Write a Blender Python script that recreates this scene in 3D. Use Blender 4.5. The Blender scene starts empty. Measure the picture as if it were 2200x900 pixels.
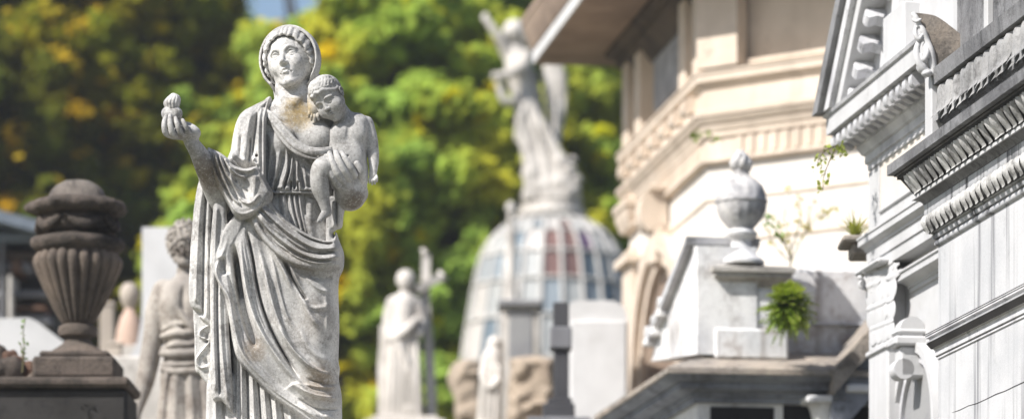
import bpy, math, random, mathutils
import numpy as np
PI = math.pi
rad = math.radians
f32 = np.float32
# ------------------------------------------------------------------ camera numbers
FP, CX, HOR, CAMZ = 8000.0, 1100.0, 1800.0, 1.6      # focal length, centre column, horizon row (photo pixels), eye height
def P(px, py, d):
    "point seen at photo pixel px,py at distance d"
    return ((px-CX)*d/FP, d, CAMZ+(HOR-py)*d/FP)
scene = bpy.context.scene
COL = scene.collection
# ------------------------------------------------------------------ object helpers
def tag(o, label=None, cat=None, group=None, kind=None):
    if label: o['label'] = label
    if cat: o['category'] = cat
    if group: o['group'] = group
    if kind: o['kind'] = kind
    return o
def thing(name, label, cat, loc=(0,0,0), group=None, rz=0.0):
    o = bpy.data.objects.new(name, None); COL.objects.link(o)
    o.location = loc; o.rotation_euler = (0,0,rz); o.empty_display_size = .2
    return tag(o, label, cat, group)
def wloc(o):
    v = mathutils.Vector((0,0,0))
    while o is not None:
        v = v + o.location; o = o.parent
    return v
def link_mesh(name, V, F, mat, parent=None, smooth=False, world=True, mats=None, fm=None):
    "V in world coordinates; the object gets its origin at its parent's (identity rotation)"
    me = bpy.data.meshes.new(name)
    V = np.asarray(V, dtype=np.float64)
    off = np.array(wloc(parent)) if (parent is not None and world) else np.zeros(3)
    o = bpy.data.objects.new(name, me); COL.objects.link(o)
    if parent is not None: o.parent = parent
    elif len(V):
        c = np.array([V[:,0].mean(), V[:,1].mean(), V[:,2].min()]); o.location = c; off = c
    V = V - off
    if isinstance(F, np.ndarray):
        n = len(F); k = F.shape[1]
        me.vertices.add(len(V)); me.vertices.foreach_set('co', V.astype(f32).ravel())
        me.loops.add(n*k); me.loops.foreach_set('vertex_index', F.astype(np.int32).ravel())
        me.polygons.add(n); me.polygons.foreach_set('loop_start', np.arange(0, n*k, k, dtype=np.int32))
        me.update(calc_edges=True)
    else:
        me.from_pydata([tuple(v) for v in V], [], F)
    if mats:
        for m in mats: me.materials.append(m)
        if fm is not None: me.polygons.foreach_set('material_index', np.asarray(fm, dtype=np.int32))
    else: me.materials.append(mat)
    if smooth:
        me.polygons.foreach_set('use_smooth', np.ones(len(me.polygons), dtype=bool))
    me.update()
    return o
class MB:
    "collects shapes and links them as ONE mesh"
    def __init__(s): s.V = []; s.F = []
    def add(s, V, F):
        b = len(s.V); s.V.extend([tuple(v) for v in V]); s.F.extend([tuple(i+b for i in f) for f in F]); return s
    def box(s, lo, hi, fr=None):
        x0,y0,z0 = lo; x1,y1,z1 = hi
        V = [(x0,y0,z0),(x1,y0,z0),(x1,y1,z0),(x0,y1,z0),(x0,y0,z1),(x1,y0,z1),(x1,y1,z1),(x0,y1,z1)]
        if fr: V = [fr(*v) for v in V]
        return s.add(V, [(0,3,2,1),(4,5,6,7),(0,1,5,4),(1,2,6,5),(2,3,7,6),(3,0,4,7)])
    def bbox(s, lo, hi, fr=None, b=.01):
        "box with chamfered edges"
        x0,y0,z0 = lo; x1,y1,z1 = hi
        b = min(b,(x1-x0)*.45,(y1-y0)*.45,(z1-z0)*.45)
        P8 = []
        V = []; idx = {}
        for ix,(x,sx) in enumerate(((x0,1),(x1,-1))):
            for iy,(y,sy) in enumerate(((y0,1),(y1,-1))):
                for iz,(z,sz) in enumerate(((z0,1),(z1,-1))):
                    for a in range(3):
                        v = [x+sx*b, y+sy*b, z+sz*b]; v[a] = (x,y,z)[a]
                        idx[(ix,iy,iz,a)] = len(V); V.append(tuple(v))
        F = []
        for a in range(3):
            o1,o2 = [i for i in range(3) if i != a]
            for e in (0,1):
                q = []
                for (m,n) in ((0,0),(1,0),(1,1),(0,1)):
                    k = [0,0,0]; k[a] = e; k[o1] = m; k[o2] = n
                    q.append(idx[(k[0],k[1],k[2],a)])
                F.append(q)
            for m in (0,1):
                for n in (0,1):
                    k0 = [0,0,0]; k1 = [0,0,0]; k0[o1] = k1[o1] = m; k0[o2] = k1[o2] = n; k1[a] = 1
                    F.append([idx[tuple(k0)+(o1,)], idx[tuple(k1)+(o1,)], idx[tuple(k1)+(o2,)], idx[tuple(k0)+(o2,)]])
        for ix in (0,1):
            for iy in (0,1):
                for iz in (0,1): F.append([idx[(ix,iy,iz,a)] for a in range(3)])
        if fr: V = [fr(*v) for v in V]
        return s.add(V, F)
    def lathe(s, prof, c, n=32, a0=0, a1=2*PI, flute=None):
        full = abs(a1-a0-2*PI) < 1e-6
        m = n if full else n+1
        V = []
        for k in range(m):
            a = a0+(a1-a0)*k/n
            for j,(r,z) in enumerate(prof):
                rr = r if flute is None else flute(r, z, a, j)
                V.append((c[0]+rr*math.cos(a), c[1]+rr*math.sin(a), c[2]+z))
        L = len(prof); F = []
        for k in range(n):
            k2 = (k+1) % m
            for j in range(L-1): F.append((k*L+j, k2*L+j, k2*L+j+1, k*L+j+1))
        return s.add(V, F)
    def tube(s, pts, r, n=8, cap=True):
        pts = [mathutils.Vector(p) for p in pts]
        rs = r if isinstance(r, (list,tuple)) else [r]*len(pts)
        V = []; F = []; up = None
        for i,p in enumerate(pts):
            t = (pts[min(i+1,len(pts)-1)]-pts[max(i-1,0)]).normalized()
            if up is None:
                up = t.orthogonal().normalized()
            else:
                up = (up-t*up.dot(t)).normalized()
            sd = t.cross(up)
            for k in range(n):
                a = 2*PI*k/n; V.append(p+(up*math.cos(a)+sd*math.sin(a))*rs[i])
        for i in range(len(pts)-1):
            for k in range(n):
                k2 = (k+1) % n; F.append((i*n+k, i*n+k2, (i+1)*n+k2, (i+1)*n+k))
        if cap:
            F.append(tuple(range(n-1,-1,-1))); F.append(tuple((len(pts)-1)*n+k for k in range(n)))
        return s.add(V, F)
    def prism(s, poly, fr, t0, t1):
        "poly of (a,b); fr(a,b,t)->xyz ; extruded t0..t1"
        n = len(poly)
        V = [fr(a,b,t0) for a,b in poly]+[fr(a,b,t1) for a,b in poly]
        return s.add(V, [tuple(range(n-1,-1,-1)), tuple(range(n,2*n))]+[(i,(i+1)%n,n+(i+1)%n,n+i) for i in range(n)])
    def sweep(s, prof, path, closed=False, caps=True):
        "prof: (out,z) list; path: 2-D (x,y) points; outward is to the LEFT of travel"
        n = len(path); V = []; L = len(prof)
        nm = []
        for i in range(n if closed else n-1):
            a = path[i]; b = path[(i+1) % n]; dx,dy = b[0]-a[0], b[1]-a[1]; l = math.hypot(dx,dy); nm.append((-dy/l, dx/l))
        for i in range(n):
            if closed: m0, m1 = nm[i-1], nm[i]
            else: m0, m1 = nm[max(i-1,0)], nm[min(i,n-2)]
            bx,by = m0[0]+m1[0], m0[1]+m1[1]; q = 2.0/(bx*bx+by*by)
            bx,by = bx*q, by*q
            for (o,z) in prof: V.append((path[i][0]+bx*o, path[i][1]+by*o, z))
        F = []
        for i in range(n if closed else n-1):
            i2 = (i+1) % n
            for j in range(L-1): F.append((i*L+j, i2*L+j, i2*L+j+1, i*L+j+1))
        if caps and not closed:
            F.append(tuple(range(L))); F.append(tuple((n-1)*L+j for j in range(L-1,-1,-1)))
        return s.add(V, F)
    def build(s, name, mat, parent=None, smooth=False, **k):
        o = link_mesh(name, s.V, s.F, mat, parent, smooth, **k)
        return o
def auto_smooth(o, ang=35):
    me = o.data
    me.polygons.foreach_set('use_smooth', np.ones(len(me.polygons), dtype=bool))
    try: me.set_sharp_from_angle(angle=rad(ang))
    except Exception: pass
    return o
def catmull(pts, n=8):
    pts = np.asarray(pts, float)
    if len(pts) < 3:
        return np.array([pts[0]+(pts[-1]-pts[0])*t for t in np.linspace(0,1,n+1)])
    q = np.vstack([2*pts[0]-pts[1], pts, 2*pts[-1]-pts[-2]])
    out = []
    for i in range(1, len(q)-2):
        p0,p1,p2,p3 = q[i-1:i+3]
        for t in np.arange(n)/n:
            out.append(.5*((2*p1)+(p2-p0)*t+(2*p0-5*p1+4*p2-p3)*t*t+(3*p1-p0-3*p2+p3)*t**3))
    out.append(pts[-1]); return np.array(out)
# ------------------------------------------------------------------ implicit modelling: sculpt in photo pixels (x right, y away, z DOWN)
def ss(e0, e1, x):
    t = np.clip((x-e0)/(e1-e0), 0, 1); return t*t*(3-2*t)
def poly_dist(X, Z, poly):
    "signed distance to a polygon, positive inside"
    p = np.asarray(poly, dtype=f32); n = len(p)
    d = np.full(np.broadcast(X, Z).shape, 1e9, dtype=f32); ins = np.zeros(d.shape, dtype=bool)
    for i in range(n):
        ax,az = p[i]; bx,bz = p[(i+1) % n]; ex,ez = bx-ax, bz-az
        wx = X-ax; wz = Z-az
        t = np.clip((wx*ex+wz*ez)/(ex*ex+ez*ez+1e-9), 0, 1)
        d = np.minimum(d, (wx-ex*t)**2+(wz-ez*t)**2)
        if abs(ez) > 1e-9:
            c = ((Z >= az) != (Z >= bz)) & (X < ax+ex*(Z-az)/ez); ins ^= c
    d = np.sqrt(d); return np.where(ins, d, -d)
def stroke(X, Z, pts, w, h, kind='ridge', taper=.18):
    """relief (height towards the viewer) along a smooth curve.
    ridge: round fold; step: cloth edge, high on the LEFT of travel, sharp fall to the right, slow decay to the left; stepr mirrored"""
    c = catmull([q[:2] for q in pts], 6).astype(f32)
    n = len(c)-1
    best = np.full(np.broadcast(X, Z).shape, 1e9, dtype=f32); sd = np.zeros_like(best); par = np.zeros_like(best)
    lo = c.min(0)-3*w; hi = c.max(0)+3*w
    for i in range(n):
        ax,az = c[i]; ex,ez = c[i+1]-c[i]; L = math.hypot(ex,ez)+1e-6
        wx = X-ax; wz = Z-az
        t = np.clip((wx*ex+wz*ez)/(L*L), 0, 1)
        d2 = (wx-ex*t)**2+(wz-ez*t)**2
        m = d2 < best
        cr = (ex*wz-ez*wx)/L
        sd = np.where(m, np.sign(cr), sd); par = np.where(m, (i+t)/n, par); best = np.where(m, d2, best)
    dist = np.sqrt(best)
    env = ss(0, taper, par)*ss(0, taper, 1-par) if taper > 0 else 1.0
    if kind == 'ridge': r = np.exp(-(dist/w)**2*1.6)
    elif kind == 'sharp': r = np.exp(-dist/w*1.5)
    else:
        s_ = sd*dist*(-1 if kind == 'step' else 1)          # >0 on the raised side
        r = np.where(s_ > 0, np.exp(-(np.maximum(s_,0)/(w*2.2))**1.5), np.exp(-(s_/max(w*.28,2.5))**2))
    return (h*env*r).astype(f32)
class Vol:
    def __init__(s, lo, hi, h):
        lo = (lo[0],lo[2],lo[1]); hi = (hi[0],hi[2],hi[1])          # bounds are given as px, depth, py; inside the order is px, py, depth
        s.h = h; s.lo = np.array(lo, float)
        n = [int(math.ceil((hi[i]-lo[i])/h))+1 for i in range(3)]
        s.x, s.y, s.z = [(lo[i]+h*np.arange(n[i])).astype(f32) for i in range(3)]
        s.F = np.full(n, 40.0, dtype=f32)
    def _sl(s, lo, hi):
        r = []
        for a,l,u in zip((s.x,s.y,s.z), lo, hi):
            i0 = max(0, int((l-a[0])/s.h)); i1 = min(len(a), int((u-a[0])/s.h)+2)
            if i1 <= i0: return None
            r.append(slice(i0,i1))
        return tuple(r)
    def _c(s, sl): return s.x[sl[0]][:,None,None], s.y[sl[1]][None,:,None], s.z[sl[2]][None,None,:]
    def op(s, sl, d, k, mode='u'):
        A = s.F[sl]
        if mode == 'u':
            if k <= 0: s.F[sl] = np.minimum(A, d)
            else:
                h = np.clip(.5+.5*(A-d)/k, 0, 1); s.F[sl] = A+(d-A)*h-k*h*(1-h)
        elif mode == 's':
            d = -d
            if k <= 0: s.F[sl] = np.maximum(A, d)
            else:
                h = np.clip(.5-.5*(A-d)/k, 0, 1); s.F[sl] = A+(d-A)*h+k*h*(1-h)
        elif mode == 'i':
            s.F[sl] = np.maximum(A, d)
    def ell(s, c, r, k=0, M=None, mode='u'):
        r = np.array(r if hasattr(r,'__len__') else (r,)*3, float); c = np.array(c, float)
        m = float(r.max())+k+s.h*2
        sl = s._sl(c-m, c+m)
        if sl is None: return s
        X,Y,Z = s._c(sl); dx,dy,dz = X-f32(c[0]), Y-f32(c[1]), Z-f32(c[2])
        if M is None: a,b,e = dx,dy,dz
        else:
            M = np.asarray(M, dtype=f32)                    # rows = local axes
            a = M[0,0]*dx+M[0,1]*dy+M[0,2]*dz; b = M[1,0]*dx+M[1,1]*dy+M[1,2]*dz; e = M[2,0]*dx+M[2,1]*dy+M[2,2]*dz
        r = r.astype(f32)
        k0 = np.sqrt((a/r[0])**2+(b/r[1])**2+(e/r[2])**2); k1 = np.sqrt((a/r[0]**2)**2+(b/r[1]**2)**2+(e/r[2]**2)**2)+1e-6
        s.op(sl, (k0*(k0-1)/k1).astype(f32), k, mode); return s
    def cone(s, a, b, ra, rb, k=0, mode='u', sy=1.0):
        a = np.array(a, float); b = np.array(b, float); m = max(ra,rb)*max(1,sy)+k+s.h*2
        sl = s._sl(np.minimum(a,b)-m, np.maximum(a,b)+m)
        if sl is None: return s
        X,Y,Z = s._c(sl); e = b-a; L2 = float(e@e)+1e-9
        dx,dy,dz = X-f32(a[0]), Y-f32(a[1]), Z-f32(a[2])
        t = np.clip((dx*f32(e[0])+dy*f32(e[1])+dz*f32(e[2]))/f32(L2), 0, 1)
        d = np.sqrt((dx-f32(e[0])*t)**2+((dy-f32(e[1])*t)/f32(sy))**2+(dz-f32(e[2])*t)**2)-(f32(ra)+f32(rb-ra)*t)
        s.op(sl, d.astype(f32), k, mode); return s
    def tube(s, pts, rs, k=0, n=4, mode='u', sy=1.0):
        "smooth tube through 3-D points; its own segments join hard, then it blends once"
        if not hasattr(rs,'__len__'): rs = [rs]*len(pts)
        q = catmull([tuple(p)+(r,) for p,r in zip(pts,rs)], n); q[:,3] = np.maximum(q[:,3], .2)
        m = q[:,3].max()+k+s.h*2
        sl = s._sl(q[:,:3].min(0)-m, q[:,:3].max(0)+m)
        if sl is None: return s
        shp = [a.stop-a.start for a in sl]; D = np.full(shp, 60.0, dtype=f32)
        o0 = [a.start for a in sl]
        for i in range(len(q)-1):
            a,b = q[i],q[i+1]; mm = max(a[3],b[3])+k+s.h*2
            s2 = s._sl(np.minimum(a,b)[:3]-mm, np.maximum(a,b)[:3]+mm)
            if s2 is None: continue
            X,Y,Z = s._c(s2); e = (b-a)[:3]; L2 = float(e@e)+1e-9
            dx,dy,dz = X-f32(a[0]), Y-f32(a[1]), Z-f32(a[2])
            t = np.clip((dx*f32(e[0])+dy*f32(e[1])+dz*f32(e[2]))/f32(L2), 0, 1)
            d = np.sqrt((dx-f32(e[0])*t)**2+(dy-f32(e[1])*t)**2+(dz-f32(e[2])*t)**2)-(f32(a[3])+f32(b[3]-a[3])*t)
            lo = tuple(slice(c.start-o, c.stop-o) for c,o in zip(s2,o0))
            D[lo] = np.minimum(D[lo], d)
        s.op(sl, D, k, mode); return s
    def pillow(s, poly, yc, T, R, k=0, relief=None, Tb=None, mode='u', smooth=True, clip=None):
        """inflate an outline: elliptical edge of radius R (in the plane), half depth T (front) / Tb (back); yc number or f(X,Z)"""
        p = np.asarray(poly, float); Tb = T if Tb is None else Tb
        if smooth:
            p = catmull(np.vstack([p[-2:],p,p[:3]]), 4)[8:-8]
        mm = 14+k+s.h*2
        sl = s._sl((p[:,0].min()-mm, p[:,1].min()-mm, -1e4), (p[:,0].max()+mm, p[:,1].max()+mm, 1e4))
        if sl is None: return s
        X,Z,Y = s._c(sl); X2,Z2 = X[:,:,0], Z[:,:,0]
        d = poly_dist(X2, Z2, p)
        c = yc(X2, Z2) if callable(yc) else np.full(d.shape, yc, dtype=f32)
        rl = relief(X2, Z2) if relief is not None else np.zeros(d.shape, dtype=f32)
        e = np.maximum(R-d, 0)[:,:,None].astype(f32)
        yy = Y-c[:,:,None].astype(f32)
        fr = yy < 0
        q = np.where(fr, np.minimum(yy+rl[:,:,None], 0)/T, yy/Tb)
        f = (np.sqrt((e/R)**2+q*q)-1)*min(R,T)
        if clip: f = np.maximum(f, np.maximum(clip[0]-Z, Z-clip[1]))
        s.op(sl, f.astype(f32), k, mode); return s
    def mesh(s, d, name, mat, parent, pre=None):
        "extract with surface nets and link; d = distance of pixel plane from the camera"
        V,Fq = nets(s.F)
        V = V*s.h+s.lo
        if pre is not None: V = pre(V)
        sc = d/FP
        W = np.stack([(V[:,0]-CX)*sc, d+V[:,2]*sc, CAMZ+(HOR-V[:,1])*sc], 1)
        a,b,c = W[Fq[:,0]],W[Fq[:,1]],W[Fq[:,2]]; m = W.mean(0)
        if np.einsum('ij,ij->', a-m, np.cross(b-m,c-m)) < 0: Fq = Fq[:, ::-1]
        return link_mesh(name, W, Fq, mat, parent, smooth=True)
def nets(F):
    S = F < 0
    nx,ny,nz = F.shape
    cnt = np.zeros((nx-1,ny-1,nz-1), dtype=np.uint8)
    for i in (0,1):
        for j in (0,1):
            for k in (0,1): cnt += S[i:nx-1+i, j:ny-1+j, k:nz-1+k]
    act = (cnt > 0) & (cnt < 8)
    idx = np.argwhere(act)
    acc = np.zeros((len(idx),3)); num = np.zeros(len(idx))
    I,J,K = idx.T
    cor = {}
    for c in [(i,j,k) for i in (0,1) for j in (0,1) for k in (0,1)]: cor[c] = F[I+c[0],J+c[1],K+c[2]].astype(float)
    for a in range(3):
        for m in (0,1):
            for n in (0,1):
                c0 = [m,n]; c0.insert(a,0); c1 = list(c0); c1[a] = 1; c0 = tuple(c0); c1 = tuple(c1)
                f0,f1 = cor[c0],cor[c1]; x = (f0 < 0) != (f1 < 0)
                t = f0/(f0-f1+1e-12)
                t = np.where(x, t, 0)
                for q in range(3):
                    acc[:,q] += np.where(x, (c0[q] if q != a else t), 0)
                num += x
    V = idx+acc/np.maximum(num,1)[:,None]
    vid = np.full(act.shape, -1, dtype=np.int32); vid[I,J,K] = np.arange(len(idx))
    Fs = []
    for a in range(3):
        b,c = (a+1)%3, (a+2)%3
        s0 = [slice(None)]*3; s1 = [slice(None)]*3; s0[a] = slice(0,-1); s1[a] = slice(1,None)
        A = S[tuple(s0)]; B = S[tuple(s1)]; ch = A != B
        e = np.argwhere(ch)
        ok = (e[:,b] > 0) & (e[:,c] > 0) & (e[:,b] < F.shape[b]-1) & (e[:,c] < F.shape[c]-1)
        e = e[ok]; fl = A[tuple(e.T)]
        def g(db, dc):
            q = e.copy(); q[:,b] -= db; q[:,c] -= dc; return vid[tuple(q.T)]
        quad = np.stack([g(1,1), g(0,1), g(0,0), g(1,0)], 1)
        quad[~fl] = quad[~fl][:,::-1]
        Fs.append(quad)
    Fq = np.vstack(Fs); Fq = Fq[(Fq >= 0).all(1)]
    return V, Fq[:, ::-1]
# ------------------------------------------------------------------ materials
class NT:
    def __init__(s, name):
        s.m = bpy.data.materials.new(name); s.m.use_nodes = True; s.t = s.m.node_tree
        s.b = s.t.nodes['Principled BSDF']; s.out = s.t.nodes['Material Output']
    def n(s, typ, **k):
        o = s.t.nodes.new(typ)
        for a,v in k.items(): setattr(o, a, v)
        return o
    def l(s, a, b): s.t.links.new(a, b)
    def pos(s, scale=(1,1,1), loc=(0,0,0)):
        g = s.n('ShaderNodeNewGeometry'); m = s.n('ShaderNodeMapping')
        m.inputs['Scale'].default_value = scale; m.inputs['Location'].default_value = loc
        s.l(g.outputs['Position'], m.inputs['Vector']); return m.outputs[0]
    def noise(s, scale, detail=4, rough=.55, vec=None, dist=0):
        o = s.n('ShaderNodeTexNoise'); o.inputs['Scale'].default_value = scale; o.inputs['Detail'].default_value = detail
        o.inputs['Roughness'].default_value = rough; o.inputs['Distortion'].default_value = dist
        s.l(vec if vec is not None else s.pos(), o.inputs['Vector']); return o.outputs['Fac']
    def ramp(s, fac, a, b, va=0.0, vb=1.0):
        o = s.n('ShaderNodeMapRange'); o.interpolation_type = 'SMOOTHSTEP'
        o.inputs['From Min'].default_value = a; o.inputs['From Max'].default_value = b
        o.inputs['To Min'].default_value = va; o.inputs['To Max'].default_value = vb
        s.l(fac, o.inputs['Value']); return o.outputs[0]
    def math(s, op, a, b=None, clamp=False):
        o = s.n('ShaderNodeMath', operation=op, use_clamp=clamp)
        for i,v in enumerate((a,b)):
            if v is None: continue
            if isinstance(v,(int,float)): o.inputs[i].default_value = v
            else: s.l(v, o.inputs[i])
        return o.outputs[0]
    def mix(s, fac, a, b):
        o = s.n('ShaderNodeMix', data_type='RGBA')
        if isinstance(fac,(int,float)): o.inputs[0].default_value = fac
        else: s.l(fac, o.inputs[0])
        for i,v in ((6,a),(7,b)):
            if isinstance(v, tuple): o.inputs[i].default_value = v[:3]+(1,)
            else: s.l(v, o.inputs[i])
        return o.outputs[2]
    def bump(s, h, strength=.3, dist=.005, prev=None):
        o = s.n('ShaderNodeBump'); o.inputs['Strength'].default_value = strength; o.inputs['Distance'].default_value = dist
        s.l(h, o.inputs['Height'])
        if prev is not None: s.l(prev, o.inputs['Normal'])
        return o.outputs[0]
    def fin(s, col, rough=.8, nrm=None, spec=.3):
        if isinstance(col, tuple): s.b.inputs['Base Color'].default_value = col[:3]+(1,)
        else: s.l(col, s.b.inputs['Base Color'])
        s.b.inputs['Roughness'].default_value = rough; s.b.inputs['Specular IOR Level'].default_value = spec
        if nrm is not None: s.l(nrm, s.b.inputs['Normal'])
        return s.m
def stone(name, c1, c2, grime=(.06,.055,.05), ga=.35, gscale=5, speck=.3, sscale=140, streak=0.0, scol=(.08,.08,.085),
          bump=.35, patches=(), rough=.85, lum=None, stscale=14, bd=.004, st_lo=.52):
    t = NT(name)
    col = t.mix(t.ramp(t.noise(3.1, 5), .35, .65), c1, c2)
    g1 = t.noise(gscale, 9, .65)
    g2 = t.noise(gscale*7, 6, .7)
    gm = t.math('ADD', t.math('MULTIPLY', g1, .65), t.math('MULTIPLY', g2, .35))
    if ga > 0: col = t.mix(t.ramp(gm, .62-.30*ga, .74-.18*ga, 0, min(1,.45+ga*.6)), col, grime)
    for (c, r, pc, st) in patches:
        v = t.n('ShaderNodeVectorMath', operation='DISTANCE')
        g = t.n('ShaderNodeNewGeometry'); t.l(g.outputs['Position'], v.inputs[0]); v.inputs[1].default_value = c
        f = t.ramp(v.outputs['Value'], r*.35, r, 1, 0)
        sp = t.noise(55, 7, .75)
        f = t.math('MULTIPLY', t.ramp(t.math('ADD', t.math('MULTIPLY', f, .42), sp), .55, 1.0), st)
        f2 = t.math('MULTIPLY', f, t.ramp(v.outputs['Value'], r*.2, r*1.1, 1, 0))
        col = t.mix(f2, col, pc)
    if streak > 0:
        n1 = t.noise(stscale, 5, .6, t.pos((1,1,.035)))
        n2 = t.noise(1.6, 3, .5, t.pos((1,1,.6)))
        f = t.math('MULTIPLY', t.ramp(n1, st_lo, st_lo+.14), t.ramp(n2, .38+(st_lo-.52), .62+(st_lo-.52)*2))
        col = t.mix(t.math('MULTIPLY', f, streak), col, scol)
    sp = t.noise(sscale, 5, .8)
    col = t.mix(t.ramp(sp, .50, .70, 0, speck), col, grime)
    col = t.mix(t.ramp(sp, .46, .30, 0, speck*.8), col, tuple(min(1,c*1.35) for c in c1))
    h = t.math('ADD', t.math('MULTIPLY', sp, .5), t.math('MULTIPLY', g2, .8))
    return t.fin(col, rough, t.bump(h, bump, bd), .25)
def plain(name, col, rough=.7, spec=.3, metal=0):
    t = NT(name); t.b.inputs['Metallic'].default_value = metal
    c = t.mix(t.ramp(t.noise(9, 6, .7), .35, .7), col, tuple(c*.72 for c in col[:3]))
    return t.fin(c, rough, t.bump(t.noise(60, 4), .15, .002), spec)
D0 = 16.0
M = {}
M['statue'] = stone('pale_weathered_marble', (.59,.575,.55), (.30,.295,.285), grime=(.11,.10,.09), ga=.5, gscale=7, speck=.62, sscale=95,
    streak=.5, scol=(.17,.17,.175), bump=.5, bd=.003, patches=[
    (P(640,238,D0-.12), .13, (.30,.20,.05), .75),      # yellow lichen on the chest
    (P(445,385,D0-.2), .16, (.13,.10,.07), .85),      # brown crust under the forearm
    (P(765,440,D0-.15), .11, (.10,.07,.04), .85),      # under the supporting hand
    (P(612,180,D0-.15), .05, (.15,.10,.06), .8),
    (P(700,820,D0-.15), .17, (.20,.145,.09), .7),
    (P(640,560,D0-.15), .15, (.20,.17,.14), .45),
    (P(690,690,D0-.15), .18, (.27,.24,.21), .5),
    (P(545,750,D0-.1), .1, (.16,.12,.08), .8)])
M['oldstone'] = stone('dark_crusted_stone', (.20,.165,.135), (.11,.09,.075), grime=(.03,.027,.024), ga=.5, gscale=9, speck=.6, sscale=60, bump=.9, bd=.02)
M['blackstone'] = stone('soot_black_stone', (.045,.042,.04), (.03,.028,.026), ga=.3, grime=(.015,.015,.015), speck=.3, bump=.4, bd=.01)
M['marble2'] = stone('cream_white_marble', (.46,.42,.37), (.27,.245,.22), grime=(.14,.11,.09), ga=.5, gscale=7, speck=.25, bump=.5, bd=.01)
M['marble3'] = stone('white_worn_marble', (.66,.62,.57), (.46,.43,.39), grime=(.20,.17,.15), ga=.42, gscale=4, speck=.2, bump=.4, bd=.01)
M['cream'] = stone('cream_rendered_stone', (.66,.56,.46), (.56,.47,.38), grime=(.28,.22,.17), ga=.24, gscale=2, speck=.12, streak=.3, scol=(.30,.24,.19), stscale=5, bump=.2, bd=.01)
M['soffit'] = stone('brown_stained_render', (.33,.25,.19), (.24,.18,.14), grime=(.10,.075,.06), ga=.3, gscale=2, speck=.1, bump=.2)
M['white'] = stone('white_painted_render', (.52,.52,.525), (.46,.46,.46), grime=(.26,.24,.22), ga=.18, gscale=3, speck=.12, sscale=120, streak=.35, scol=(.36,.36,.37), stscale=10, bump=.2, bd=.004)
M['white_streak'] = stone('white_render_with_black_streaks', (.53,.53,.535), (.45,.455,.465), grime=(.17,.17,.18), ga=.22, gscale=2.2, speck=.3, sscale=120, streak=.7, scol=(.12,.12,.13), stscale=12, st_lo=.51, bump=.3, bd=.004)
M['slate'] = stone('grey_weathered_coping', (.24,.24,.245), (.13,.13,.135), grime=(.035,.034,.034), ga=.45, gscale=8, speck=.6, sscale=90, streak=.6, scol=(.03,.03,.03), stscale=22, bump=.7, bd=.008)
M['leafstone'] = stone('black_crusted_moulding', (.56,.555,.54), (.30,.295,.29), grime=(.045,.042,.04), ga=.5, gscale=6, speck=.4, sscale=100, bump=.5, bd=.006)
M['greycorn'] = stone('grey_stained_cornice', (.62,.62,.63), (.40,.40,.42), grime=(.12,.12,.125), ga=.35, gscale=4, speck=.3, streak=.4, scol=(.12,.12,.13), bump=.3, bd=.006)
M['mid'] = stone('pale_blotched_render', (.78,.77,.75), (.58,.58,.59), grime=(.20,.17,.15), ga=.38, gscale=2.6, speck=.3, sscale=60, streak=.4, scol=(.22,.18,.15), stscale=6, bump=.5, bd=.01)
M['midtop'] = stone('sandy_worn_coping', (.42,.36,.30), (.30,.27,.24), grime=(.09,.08,.07), ga=.5, gscale=5, speck=.3, sscale=60, bump=.8, bd=.02)
M['dark'] = plain('dark_void_paint', (.02,.02,.022), .9)
M['ironwork'] = plain('black_iron', (.03,.03,.032), .5)
M['tan'] = stone('tan_rough_stone', (.42,.34,.26), (.34,.28,.22), grime=(.18,.13,.1), ga=.3, gscale=3, speck=.3, sscale=40, bump=.8, bd=.02)
M['greystone'] = stone('grey_granite', (.30,.30,.30), (.24,.24,.25), ga=.1, speck=.3, bump=.3)
M['white_marble'] = stone('clean_white_marble', (.60,.595,.59), (.52,.515,.51), grime=(.36,.34,.32), ga=.22, gscale=1.6, streak=.35, scol=(.34,.33,.32), stscale=6, speck=.1, bump=.1)
M['charcoal'] = stone('charcoal_granite', (.07,.07,.075), (.05,.05,.055), ga=.1, speck=.3, bump=.2)
M['ribs'] = plain('pale_grey_painted_iron', (.55,.53,.50), .6)
M['paving'] = stone('grey_paving', (.30,.29,.27), (.24,.23,.22), ga=.3, gscale=1, speck=.2, bump=.3)
M['earth'] = stone('dry_grassy_earth', (.10,.11,.05), (.14,.12,.07), ga=.3, gscale=.4, speck=.2, bump=.5)
M['bark'] = stone('tree_bark', (.06,.048,.035), (.04,.032,.025), ga=.3, speck=.4, bump=1, bd=.03)
def leafmat(name, c, var=.35, trans=.35):
    t = NT(name)
    oi = t.n('ShaderNodeNewGeometry')
    r = oi.outputs['Random Per Island']
    col = t.mix(r, tuple(x*(1-var) for x in c), tuple(min(1,x*(1+var)) for x in c))
    col = t.mix(t.ramp(t.noise(.55, 4, .6), .40, .62), col, (c[0]*1.5, c[1]*1.05, c[2]*.6))
    d = t.n('ShaderNodeBsdfDiffuse'); tr = t.n('ShaderNodeBsdfTranslucent'); mx = t.n('ShaderNodeMixShader')
    t.l(col, d.inputs[0]); t.l(col, tr.inputs[0]); mx.inputs[0].default_value = trans
    t.l(d.outputs[0], mx.inputs[1]); t.l(tr.outputs[0], mx.inputs[2]); t.l(mx.outputs[0], t.out.inputs[0])
    return t.m
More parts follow.
